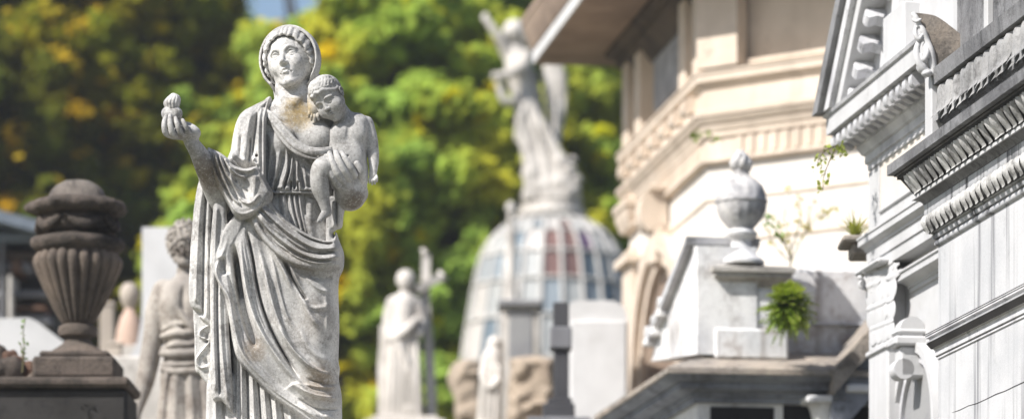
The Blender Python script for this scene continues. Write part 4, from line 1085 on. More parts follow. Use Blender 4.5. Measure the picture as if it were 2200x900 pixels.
# ------------------------------------------------------------------ middle tomb with the ball urn, and the cream octagonal mausoleum
def build_mid_tomb():
    Uc = 20.61; Wc = 4.15; Yc = 21.0; z = lambda py: zat(py, Yc)
    base = xy(Uc+1, Wc+1)
    t = thing('tomb', 'low blotched white tomb with a sandy coping, dark doorway and a corner pedestal', 'tomb', (base[0],base[1],0))
    Uf = 22.6; Wr = 6.25
    path = [xy(Uc,Wr), xy(Uc,Wc), xy(Uf,Wc), xy(Uf,Wr)]
    b = MB(); b.sweep([(-.3,0.01),(0,0.01),(0,z(862)),(-.3,z(862))], path, True); b.sweep([(-.1,0),(.1,0),(.1,.3),(0,.36)], path, True); b.build('wall', M['mid'], t)
    b = MB(); b.sweep([(-.2,z(864)),(.03,z(864)),(.03,z(855)),(.05,z(852)),(.05,z(846)),(.09,z(842)),(.12,z(838)),(.12,z(826)),(.17,z(821)),(.20,z(812)),(-.1,z(806))], path, True)
    auto_smooth(b.build('cornice', M['midcorn'], t))
    b = MB(); b.sweep([(-.1,z(811)),(.215,z(811.5)),(.215,z(800)),(.19,z(794)),(.05,z(775)),(-.25,z(742)),(-.4,z(740))], path, True)
    auto_smooth(b.build('coping', M['midtop'], t))
    # roof slab between
    MB().prism([(Uc+.3,Wc+.3),(Uf-.3,Wc+.3),(Uf-.3,Wr-.3),(Uc+.3,Wr-.3)], lambda a,c,q: fr3(a,c,q), z(760), z(738)).build('roof', M['midtop'], t)
    # doorway and little fluted column
    wx = lambda px, Y=20.8: ((px-CX)*Y/FP-UD[0]*Uc)/WD[0]
    b = MB(); b.box((Uc-.004, wx(1690), .3), (Uc+.02, wx(1990), z(866)), fr3); b.box((Uc-.004, wx(1530), .3), (Uc+.02, wx(1670), z(872)), fr3); b.build('doorway', M['dark'], t)
    c = thing('x','','',(0,0,0)) if False else None
    cxy = xy(Uc-.07, wx(1772)); b = MB()
    b.lathe([(.085,0.02),(.085,.1),(.06,.14),(.056,z(905)),(.06,z(895)),(.075,z(880)),(.09,z(868))], (cxy[0],cxy[1],0), 40, flute=lambda r,zz,a,j: r*(1+.10*abs(math.sin(a*10))) if 2 < j < 5 else r)
    b.bbox((Uc-.19, wx(1772)-.12, z(868)), (Uc+.03, wx(1772)+.12, z(852)), fr3, .01); auto_smooth(b.build('column', M['mid'], t))
    # central gable over the door
    wa = wx(1788); rise = 1.15
    for (lo,hi,pr,nm,mt) in ((0,.09,.24,'gable_coping',M['midtop']),(.09,.26,.19,'gable_cornice',M['midcorn'])):
        b = MB(); c_ = math.cos(math.atan(rise)); H = 1.2
        V = []
        for (w_,q) in ((wa-.02,-lo/c_),(wa+H,H*rise-lo/c_),(wa+H,H*rise-hi/c_),(wa-.02+.0,-hi/c_)): V.append((w_, z(800)+q))
        b.prism(V, lambda a,q,u: fr3(u,a,q), Uc-pr, Uc+.3); b.build(nm, mt, t)
    MB().prism([(wa+.1,z(806)),(wa+1.2,z(806)+1.1*rise),(wa+1.2,z(806))], lambda a,q,u: fr3(u,a,q), Uc-.004, Uc+.3).build('tympanum', M['dark'], t)
    b = MB(); b.bbox((Uc-.21, wa+.06, z(846)), (Uc-.0, wa+1.4, z(828)), fr3, .01); b.build('lintel', M['mid'], t)
    # left parapet gable wall
    Yl = 21.6
    gp = [(uat(1408,Wc), zat(722,22.1)), (uat(1491,Wc), zat(522,21.0)), (Uc+.0, zat(522,20.9)), (Uc+.0, zat(760,21)), (uat(1400,Wc), zat(762,22.1))]
    MB().prism(gp, lambda a,q,w: fr3(a,w,q), Wc+.0, Wc+.34).build('parapet_gable', M['mid'], t)
    cp = MB(); (ua,za),(ub,zb) = gp[0],gp[1]
    cp.prism([(ua+.06,za-.03),(ub,zb+.012),(ub-.02,zb+.05),(ua+.07,za+.03)], lambda a,q,w: fr3(a,w,q), Wc-.05, Wc+.38)
    cp.build('gable_coping', M['greycorn'], t)
    for px,py in ((1405,712),(1432,650),(1418,690)):
        u = uat(px, Wc); q = zat(py, xy(u,Wc)[1]); b = MB()
        b.tube([fr3(u,Wc-.05,q-.02), fr3(u,Wc+.1,q-.02)], .055, 10); b.bbox((u-.05,Wc-.06,q-.09), (u+.05,Wc+.1,q-.04), fr3, .01); auto_smooth(b.build('corner_scroll', M['mid'], t))
    # attic wall on the right
    wl = wx(1672, 21.4)
    b = MB(); b.bbox((Uc+.40, wl, z(805)), (Uf-.4, Wr-.1, zat(570,21.4)), fr3, .015); b.build('attic', M['stain'], t)
    b = MB(); b.bbox((Uc+.375, wl, zat(690,21.4)-.008), (Uc+.41, Wr-.1, zat(690,21.4)+.008), fr3, .003); b.build('attic_joint', M['greycorn'], t)
    # corner pedestal
    pw0, pw1 = wx(1562), wx(1682)
    u0 = Uc+.0
    b = MB(); b.bbox((u0+.02, pw0, z(700)), (u0+.36, pw1, z(610)), fr3, .01)
    b.bbox((u0+.012, pw0+.05, z(688)), (u0+.03, pw1-.05, z(622)), fr3, .004); b.bbox((u0+.05, pw0-.012, z(700)), (u0+.33, pw0+.02, z(610)), fr3, .006)
    b.build('pedestal_die', M['mid'], t)
    b = MB(); b.bbox((u0-.02, pw0-.06, z(770)), (u0+.42, pw1+.05, z(703)), fr3, .015); b.build('pedestal_base', M['stain'], t)
    b = MB()
    pth = [xy(u0+.02,pw1), xy(u0+.02,pw0), xy(u0+.36,pw0), xy(u0+.36,pw1)]
    b.sweep([(-.1,z(614)),(.01,z(613)),(.02,z(604)),(.045,z(598)),(.065,z(594)),(.065,z(586)),(.08,z(584)),(.08,z(574)),(.03,z(568)),(-.16,z(562))], pth, True); auto_smooth(b.build('pedestal_cap', M['midtop2'], t))
    # urn (separate thing)
    uc = P(1595, 562, Yc-.0); s = .002625
    un = thing('urn', 'grey stone ball urn with a flame top on the pedestal of the low tomb', 'urn', (uc[0]-.0, uc[1]+.10, uc[2]))
    L = lambda lst: [(r*s, (562-py)*s) for r,py in lst]
    c0 = (un.location.x, un.location.y, un.location.z); ern = lambda k: (lambda r,zz,a,j: r*(1+.045*abs(math.sin(a*8))+k*(math.sin(a*5+zz*31)+.6*math.sin(a*13-zz*47)+.5*math.sin(a*3-zz*90))))
    b = MB(); b.lathe(L([(0,563),(50,563),(50,556),(44,550),(34,543),(26,534),(22,522),(22,512),(27,506),(34,502),(36,496),(30,490),(24,486),(0,485)]), c0, 36); auto_smooth(b.build('foot', M['mid'], un))
    b = MB(); b.lathe(L([(22,488),(34,476),(46,460),(52,444),(53,432)]), c0, 60, flute=ern(.010)); b.lathe(L([(53,432),(57,430),(57,424),(53,422)]), c0, 48); auto_smooth(b.build('bowl', M['urnstone'], un))
    b = MB(); b.lathe(L([(53,423),(51,408),(44,394),(33,382),(22,374),(16,368),(18,362),(12,356),(0,356)]), c0, 60, flute=ern(.016)); auto_smooth(b.build('lid', M['urnstone'], un))
    b = MB()
    for i in range(7):
        a = i*2*PI/7; b.tube([(c0[0]+13*s*math.cos(a), c0[1]+13*s*math.sin(a), c0[2]+(562-358)*s), (c0[0]+17*s*math.cos(a+.4), c0[1]+17*s*math.sin(a+.4), c0[2]+(562-344)*s), (c0[0]+20*s*math.cos(a+.9)*(.6+.4*math.sin(i*2)), c0[1]+18*s*math.sin(a+.9), c0[2]+(562-330)*s), (c0[0]+(9*math.sin(i*2.3)-2)*s, c0[1], c0[2]+(562-322+6*math.sin(i*1.7))*s)], [8*s,10*s,8*s,3*s], 8)
    b.build('flame', M['urnstone'], un, True)
    # fern growing out of the pedestal
    fern((1694,655,Yc-.30), .175, 'fern', 'bright green fern growing out of the corner pedestal below the ball urn', 'fern', M['leaf_fern2'])
    return t
def fern(ppd, R, name, label, cat, mat, n=150, seed=2):
    c = P(*ppd); rr = random.Random(seed); b = MB(); b2 = MB()
    for i in range(n):
        a = rr.uniform(0, 2*PI); el = rr.uniform(-.9, 1.45); L = R*rr.uniform(.65,1.15)
        d = mathutils.Vector((math.cos(a)*math.cos(el), math.sin(a)*math.cos(el)*.8-.25, math.sin(el))).normalized()
        pts = []
        for k in range(9):
            t = k/8; pts.append(mathutils.Vector(c)+d*L*t+mathutils.Vector((0,0,-.30*L*t*t)))
        b2.tube(pts, [.0022]*8+[.0008], 4, cap=False)
        for k in range(1, 9):
            for q in (0,.5):
                p = pts[k-1].lerp(pts[k], q+.25) ; tg = (pts[k]-pts[k-1]).normalized(); sd = tg.cross(mathutils.Vector((rr.uniform(-.3,.3),rr.uniform(-.3,.3),1))).normalized()
                ll = .030*math.sin(PI*min(1,(k+q)/9*.9+.12))+.006
                for sx in (-1,1):
                    e = p+sd*sx*ll+tg*ll*.45; m1 = p+sd*sx*ll*.5+tg*(.006+ll*.2); m2 = p+sd*sx*ll*.5-tg*.004+tg*ll*.1
                    b.add([p,m1,e,m2], [(0,1,2,3)])
    r = thing(name, label, cat, c)
    b.build('fronds', mat, r); b2.build('stalks', M['stem'], r); return r
def vine(ppd, name, label, cat, runs, leaf, nleaf, seed, mat, drop=.0, group=None):
    c = P(*ppd); rr = random.Random(seed); r = thing(name, label, cat, c, group); b = MB(); b2 = MB()
    for run in runs:
        pts = [mathutils.Vector(P(x, y, ppd[2]+dz)) for x,y,dz in run]; q = catmull(pts, 6)
        b2.tube([tuple(p) for p in q], [.005*(1-.7*i/len(q)) for i in range(len(q))], 5)
        for i in range(int(nleaf*rr.uniform(.8,1.2))):
            p = mathutils.Vector(q[rr.randrange(len(q)//4, len(q))])+mathutils.Vector([rr.uniform(-1,1)*leaf*.8 for _ in range(3)])
            n = mathutils.Vector((rr.uniform(-1,1),rr.uniform(-1.2,.1),rr.uniform(-.3,1))).normalized(); s1 = n.orthogonal().normalized(); s1.rotate(mathutils.Quaternion(n, rr.uniform(0,6.3))); s2 = n.cross(s1); L = leaf*rr.uniform(.6,1.2)
            b.add([p-s1*L*.5, p+s2*L*.35+n*L*.05, p+s1*L*.6, p-s2*L*.35+n*L*.05], [(0,1,2,3)])
    b.build('leaves', mat, r); b2.build('stems', M['stem'], r); return r
def build_cream():
    C0 = (P(1520,0,25.0)[0], 25.0)
    u0 = C0[0]*UD[0]+C0[1]*UD[1]; w0 = C0[0]*WD[0]+C0[1]*WD[1]
    uf = 27.45
    Q0 = (C0[0]+3.3*.804, C0[1]-3.3*.595)
    qu = Q0[0]*UD[0]+Q0[1]*UD[1]; 
    path = [Q0, C0, xy(uf,w0), xy(uf,w0+4.6), xy(qu,w0+4.6)]
    t = thing('mausoleum', 'tall cream mausoleum with deep overhanging eaves, a bracketed cornice and an arched side', 'mausoleum', ((C0[0]+Q0[0])/2+1, 26.2, 0))
    z = lambda py: zat(py, 25.0)
    # the wall
    b = MB(); b.sweep([(0,0.01),(0,z(352))], path, True); b.sweep([(.15,0),(.15,.5),(.04,.6),(0,.62)], path, True); b.build('wall', M['cream_lit'], t)
    for py in (432, 522, 640, 760):
        b = MB(); b.sweep([(-.02,z(py)+.012),(.012,z(py)+.008),(.012,z(py)-.008),(-.02,z(py)-.012)], path, True); b.build('wall_joint', M['cream'], t)
    b = MB(); b.sweep([(-.1,z(358)),(.02,z(357)),(.05,z(353)),(.05,z(345)),(.012,z(342)),(.012,z(301)),(.03,z(299)),(.03,z(290)),(.045,z(284)),(.05,z(274)),(.07,z(268)),(.08,z(258)),(.09,z(256)),(.09,z(246)),(.04,z(241)),(.03,z(197)),(.045,z(193)),(.055,z(186)),(.08,z(182)),(.08,z(166)),(.09,z(165)),(.09,z(160)),(-.1,z(154))], path, True)
    auto_smooth(b.build('entablature', M['cream'], t))
    b = MB(); ex,ey = .804,-.595
    for i in range(34):
        s_ = .25+i*.09
        def frb(a, o, q): return (C0[0]+ex*(s_+a)+(-.595)*o, C0[1]+ey*(s_+a)+(-.804)*o, q)
        b.box((0, .0, z(340)), (.045, .028, z(303)), frb)
    b.build('fluted_band', M['cream'], t); b = MB()
    for i in range(26):
        b.box((u0+.2+i*.09, w0-.028, z(340)), (u0+.245+i*.09, w0, z(303)), fr3)
    b.build('fluted_band', M['cream'], t)
    # brackets under the crown on the alley side
    for i in range(7):
        b = MB(); scroll_mod(b, fr3, u0+.3+i*.40, w0-.03, z(196), .16, .05, .13); auto_smooth(b.build('bracket', M['cream'], t))
    # attic with louvred window and piers
    ap = path
    b = MB(); b.sweep([(-.06,z(156)),(-.06,7.62),(-.4,7.62)], ap, True); b.sweep([(-.06,z(150)),(.0,z(150)),(.0,z(140)),(-.06,z(136))], ap, True); b.build('attic', M['cream'], t)
    def pier(u_, wd, zt, nm='attic_pier'):
        q = MB(); q.bbox((u_-wd/2, w0-.06, z(154)), (u_+wd/2, w0+.1, zt), fr3, .01); q.build(nm, M['cream'], t)
    pier(u0+.12, .22, 7.6); pier(u0+.62, .20, 7.35); pier(uf-.12, .22, 7.6); pier(uf-.62, .2, 7.35)
    q = MB(); q.prism([(-.02,0),(.30,0),(.30,.12),(-.02,.12)], lambda a,o,zz: (C0[0]+ex*a+(-.595)*(o-.02), C0[1]+ey*a+(-.804)*(o-.02), zz), z(154), 7.6); q.build('attic_pier', M['cream'], t)
    b = MB(); b.box((u0+.95, w0+.04, z(120)), (uf-.95, w0+.058, 7.22), fr3); b.build('louvre_opening', M['greystone'], t)
    b = MB()
    for i in range(9): b.box((u0+.98+i*.115, w0+.0, z(120)), (u0+1.02+i*.115, w0+.045, 7.22), fr3)
    b.build('louvre_bars', M['greycorn'], t)
    # eaves
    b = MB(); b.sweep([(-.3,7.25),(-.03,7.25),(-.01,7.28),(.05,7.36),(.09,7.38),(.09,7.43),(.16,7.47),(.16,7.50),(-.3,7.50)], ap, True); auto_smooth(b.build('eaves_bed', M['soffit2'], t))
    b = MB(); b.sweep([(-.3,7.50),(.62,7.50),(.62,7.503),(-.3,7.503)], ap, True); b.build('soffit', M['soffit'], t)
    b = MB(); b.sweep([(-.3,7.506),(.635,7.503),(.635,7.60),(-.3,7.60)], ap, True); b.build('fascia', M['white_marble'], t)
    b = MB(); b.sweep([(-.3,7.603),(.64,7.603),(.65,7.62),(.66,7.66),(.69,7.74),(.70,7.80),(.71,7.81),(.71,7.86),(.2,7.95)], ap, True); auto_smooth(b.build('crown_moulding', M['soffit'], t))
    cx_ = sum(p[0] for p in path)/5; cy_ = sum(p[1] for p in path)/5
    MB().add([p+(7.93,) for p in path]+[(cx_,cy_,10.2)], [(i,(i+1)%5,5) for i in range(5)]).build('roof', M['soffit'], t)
    # end pilaster with capital on the alley side
    for uc,nm in ((uf-.16,'pilaster'),):
        b = MB(); b.bbox((uc-.20, w0-.05, .02), (uc+.20, w0+.1, 5.98), fr3, .01); b.build(nm, M['cream'], t)
        zc = 5.86
        pth = [xy(uc-.20,w0+.05), xy(uc-.20,w0-.14), xy(uc+.20,w0-.14), xy(uc+.20,w0+.05)]
        pth = [xy(uc-.20,w0-.05), xy(uc+.20,w0-.05), xy(uc+.20,w0+.05), xy(uc-.20,w0+.05)]
        b = MB(); b.sweep([(-.05,zc-.02),(.05,zc),(.05,zc+.06),(-.02,zc+.08)], pth, True); b.sweep([(-.05,zc+.24),(.01,zc+.26),(.03,zc+.32),(.045,zc+.36),(.045,zc+.40),(.06,zc+.41),(.06,zc+.46),(-.05,zc+.54)], pth, True); auto_smooth(b.build('capital', M['cream'], t))
    # arch on the alley side
    um = (u0+uf)/2-.05; ra = .92; zc = 4.93
    def ring(r0, r1, wa, wb, mat, name, n=28):
        b = MB(); V = []
        for k in range(n+1):
            a = PI*k/n
            for (r_,w) in ((r0,wa),(r1,wa),(r1,wb),(r0,wb)): V.append(fr3(um+r_*math.cos(a), w, zc+r_*math.sin(a)))
        b.add(V, [(k*4+j, (k+1)*4+j, (k+1)*4+(j+1)%4, k*4+(j+1)%4) for k in range(n) for j in range(4)])
        for sx in (-1,1):
            ua,ub = sorted((um+sx*r0, um+sx*r1)); b.box((ua,wa,.6), (ub,wb,zc), fr3)
        return auto_smooth(b.build(name, mat, t), 40)
    ring(ra-.10, ra+.02, w0-.11, w0+.02, M['cream'], 'arch_moulding'); ring(ra-.20, ra-.10, w0-.06, w0+.02, M['cream'], 'arch_inner')
    V = [fr3(um+(ra-.2)*math.cos(PI*k/20), w0-.01, zc+(ra-.2)*math.sin(PI*k/20)) for k in range(21)]; V = [fr3(um+ra-.2,w0-.01,.6)]+V+[fr3(um-ra+.2,w0-.01,.6)]
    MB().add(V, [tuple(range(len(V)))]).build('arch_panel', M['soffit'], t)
    b = MB(); scroll_mod(b, fr3, um, w0-.02, zc+ra+.32, .20, .10, .30); b.bbox((um-.10, w0-.13, zc+ra-.20), (um+.10, w0+.01, zc+ra+.10), fr3, .02); b.bbox((um-.14, w0-.16, zc+ra+.31), (um+.14, w0+.01, zc+ra+.36), fr3, .01); auto_smooth(b.build('keystone', M['cream'], t))
    return t
# ------------------------------------------------------------------ glazed dome with the angel, statues and stones in the middle distance
def build_dome():
    d = 42.0; s = d/FP; cx = (1184-CX)*s; zz = lambda py: CAMZ+(HOR-py)*s
    t = thing('dome', 'tall glazed dome with white iron ribs and some red and violet panes', 'dome', (cx, d, 0))
    prof = [(64,472),(94,486),(116,504),(136,528),(151,558),(160,594),(168,632),(176,680),(185,735),(192,790)]
    q = catmull(prof, 3); R = [(a*s, zz(b)) for a,b in q]
    nr = 24; L = len(R)
    V = []; F = []; fm = []
    sub = 1
    mats = [M['glass_blue'], M['glass_grey'], M['glass_pale'], M['glass_red'], M['glass_violet'], M['glass_teal']]
    rings = [0, 3, 7, 12, 17, 22, L-1]
    rr = random.Random(12)
    for k in range(nr):
        a0 = -PI/2+2*PI*(k-.5)/nr; a1 = -PI/2+2*PI*(k+.5)/nr
        for m in range(len(rings)-1):
            kk = k if k <= nr//2 else k-nr
            pick = rr.choices([0,1,2,5], [3,4,2,2])[0]
            if m in (3,) and kk in (0,1): pick = 3
            if m == 2 and kk in (0,1): pick = 3
            if m == 1 and kk == 1: pick = 3
            if m == 2 and kk in (2,): pick = 4
            if m == 3 and kk == -5: pick = 0
            for j in range(rings[m], rings[m+1]):
                b = len(V)
                for (a,r_) in ((a0,R[j]),(a1,R[j]),(a1,R[j+1]),(a0,R[j+1])): V.append((cx+r_[0]*math.cos(a), d+r_[0]*math.sin(a), r_[1]))
                F.append((b,b+1,b+2,b+3)); fm.append(pick)
    link_mesh('glazing', V, F, None, t, mats=mats, fm=fm)
    for k in range(nr):
        a = -PI/2+2*PI*(k+.5)/nr
        MB().tube([(cx+(r_+.01)*math.cos(a), d+(r_+.01)*math.sin(a), q_) for r_,q_ in R[::2]+[R[-1]]], .024, 6).build('rib', M['ribs'], t, True)
    for j in rings[1:]:
        r_,q_ = R[j]; b = MB(); b.lathe([(r_-.01,q_-.02),(r_+.025,q_-.015),(r_+.025,q_+.015),(r_-.01,q_+.02)], (cx,d,0), 48); b.build('ring', M['ribs'], t, True)
    b = MB(); b.lathe([(0,zz(440)),(60*s,zz(440)),(66*s,zz(444)),(66*s,zz(452)),(74*s,zz(456)),(74*s,zz(466)),(64*s,zz(470)),(60*s,zz(478)),(0,zz(478))], (cx,d,0), 48); auto_smooth(b.build('crown_ring', M['marble3'], t))
    b = MB(); b.lathe([(0,.01),(186*s,.01),(186*s,zz(830)),(196*s,zz(825)),(196*s,zz(808)),(193*s,zz(800)),(190*s,zz(790)),(0,zz(788))], (cx,d,0), 64); auto_smooth(b.build('drum', M['marble3'], t))
    # angel
    ag = thing('statue', 'white winged angel statue with a raised arm standing on top of the glass dome', 'statue', (cx, d, zz(440)))
    v = Vol((1025,-90,22), (1275,90,445), 2.6)
    v.ell((1103,70,0), (20,25,22), 0); v.ell((1106,66,4), (25,24,25), 3); v.cone((1106,90,2), (1110,112,4), 10, 13, 5)
    v.tube([(1104,62,-8),(1088,72,-12),(1084,86,-8)], [9,9,7], 2); v.tube([(1112,60,-6),(1126,76,-6),(1128,94,0)], [9,9,8], 2)
    v.tube([(1108,112,4),(1110,150,0),(1120,200,2),(1137,250,0),(1152,310,0),(1170,372,0),(1182,430,0)], [18,25,21,27,31,42,54], 4)
    v.tube([(1092,118,0),(1080,98,-10),(1066,76,-16),(1050,54,-18),(1043,44,-18)], [15,12,10,7.5,8], 5)
    for dx,dy in ((-4,-8),(0,-10),(4,-8)): v.cone((1043,44,-18), (1043+dx,44+dy,-18), 3.4, 2.4, 1)
    v.tube([(1130,120,0),(1122,150,-30),(1096,168,-46),(1070,174,-48)], [15,13,10,8], 4); v.ell((1064,174,-48), (9,9,8), 2)
    v.tube([(1068,182,-48),(1076,205,-44),(1086,226,-40),(1104,222,-34)], [5,8,9,7], 2)
    v.pillow([(1168,128),(1184,122),(1206,132),(1218,160),(1217,220),(1210,270),(1200,316),(1190,322),(1180,300),(1176,240),(1170,200),(1166,160)], 20, 14, 12, 1, lambda X,Z: 5*np.sin(X*.28)*ss(180,230,Z))
    v.pillow([(1116,120),(1130,112),(1152,150),(1166,210),(1176,260),(1172,300),(1146,250),(1124,180)], 48, 9, 12, 2)
    for i,(x0,x1) in enumerate(((1106,1130),(1120,1150),(1136,1172),(1144,1196),(1112,1138),(1146,1212))): v.tube([(x0,205+i*6,-22),(x0+(x1-x0)*.4,280,-30),(x1,360,-38),(x1+4,432,-48)], [4,6,7,9], 1.5)
    v.tube([(1132,222,-20),(1118,262,-30),(1112,300,-30),(1120,316,-24)], [8,8,7,5], 3)
    for x,y,r_ in ((1140,380,20),(1160,410,24),(1200,400,24),(1226,416,22),(1222,372,18),(1206,350,16),(1236,392,16),(1138,424,18),(1180,430,26),(1230,345,10)): v.ell((x,y,-30 if r_ > 15 else -10), (r_,r_*.8,r_), 5)
    v.ell((1186,432,0), (66,18,60), 6)
    v.mesh(d, 'body', M['marble3'], ag)
    # small finial beside the dome
    f = thing('finial', 'slim stone finial with a ball top left of the dome', 'finial', P(1098,800,39.0))
    c0 = P(1098,0,39.0); s2 = 39.0/FP; b = MB()
    b.lathe([(r*s2, (HOR-py)*s2) for r,py in ((0,433),(8,436),(11,444),(10,453),(6,459),(8,463),(7,470),(9,490),(12,520),(11,600),(14,620),(14,800),(0,800))], (c0[0],39.0,CAMZ), 24); auto_smooth(b.build('shaft', M['marble3'], f))
    b = MB(); b.bbox((c0[0]-.14,38.86,0.01), (c0[0]+.14,39.14,CAMZ+(HOR-800)*s2), b=.01); b.build('post', M['marble3'], f)
def base_block(t, px0, px1, pytop, d, mat, depth=.6, name='plinth'):
    a = P(px0, pytop, d); c = P(px1, pytop, d)
    b = MB(); b.bbox((a[0], d-depth/2, .0), (c[0], d+depth/2, a[2]), b=.02); b.bbox((a[0]-.06, d-depth/2-.06, a[2]-.14), (c[0]+.06, d+depth/2+.06, a[2]-.04), b=.015)
    return b.build(name, mat, t)
def build_cross_statue():
    d = 32.0
    t = thing('statue', 'pale robed statue embracing a tall slanted cross, its head bowed', 'statue', P(875,905,d))
    v = Vol((808,-60,530), (960,50,915), 2.0)
    v.ell((874,606,-6), (18,24,20), 0); v.ell((872,600,2), (21,22,22), 3); v.cone((872,625,0), (870,645,2), 11, 14, 6)
    v.tube([(870,655,2),(862,720,0),(862,790,0),(866,850,0),(868,905,0)], [30,32,33,36,40], 4)
    v.tube([(846,652,0),(836,690,-8),(842,730,-22),(872,716,-36),(896,690,-34)], [17,14,12,10,8], 5)
    v.tube([(892,652,0),(906,690,-10),(902,720,-26)], [16,13,9], 5)
    for x0,x1 in ((850,838),(860,852),(872,868),(884,886),(894,902)): v.tube([(x0,700,-24),((x0+x1)/2,790,-32),(x1,900,-38)], [4,6,7], 3)
    v.tube([(838,700,-20),(866,760,-34),(896,830,-30),(905,880,-26)], [6,8,7,5], 3)
    v.tube([(832,700,10),(826,780,8),(828,905,6)], [12,14,16], 4)
    v.ell((880,885,-20), (26,14,24), 6)
    v.mesh(d, 'figure', M['marble3'], t)
    a = MB(); fr = lambda px,py,y: (P(px,py,d)[0], d+y, P(px,py,d)[2])
    a.tube([fr(915,545,.05), fr(914,640,.05), fr(922,760,.05), fr(928,900,.05)], [.052,.052,.056,.06], 4)
    a.tube([fr(893,624,-.02), fr(948,592,.06)], [.05,.05], 4)
    for px,py,y in ((915,543,.05),(950,590,.06)): a.tube([fr(px-3,py+3,y), fr(px+3,py-3,y)], [.062,.058], 6)
    a.build('cross', M['marble3'], t)
    a = MB(); x = P(826,0,d)[0]; a.bbox((P(816,0,d)[0], d-.06, P(0,905,d)[2]), (P(840,0,d)[0], d+.1, P(0,700,d)[2]), b=.01); a.build('support', M['marble3'], t)
    base_block(t, 800, 945, 903, d, M['marble3'], .8)
def rock(px, py, d, w, h, mat, name, label, cat, seed, dep=None, ztop=None, group=None):
    "irregular stone; bottom at pixel row py"
    rr = random.Random(seed); s = d/FP; v = Vol((px-w,-w,py-h-12), (px+w,w,py+8), max(1.2, w/26))
    dep = dep or w*.45
    for i in range(9):
        v.ell((px+rr.uniform(-.3,.3)*w*.8, py-h*rr.uniform(.3,.62), rr.uniform(-.4,.4)*dep), (w*rr.uniform(.2,.34), h*rr.uniform(.28,.42), dep*rr.uniform(.5,.8)), w*.05)
    v.ell((px, py-h*.3, 0), (w*.42, h*.32, dep*.8), w*.08)
    X,Y,Z = v.x[:,None,None], v.y[None,:,None], v.z[None,None,:]
    a = .35/(w*.1); v.F = v.F+(w*.02*(np.sin(X*a+seed)*np.sin(Y*a*1.3)*np.sin(Z*a*.9+1)+.6*np.sin(X*a*2.3+Z*a*1.1)*np.sin(Y*a*2.1))).astype(f32)
    o = v.mesh(d, name, mat, None)
    c = np.array(P(px, py, d)); me = o.data; co = np.empty(len(me.vertices)*3, dtype=f32); me.vertices.foreach_get('co', co); co = co.reshape(-1,3)+(np.array(o.location)-c).astype(f32); me.vertices.foreach_set('co', co.ravel()); me.update(); o.location = c
    return tag(o, label, cat, group)
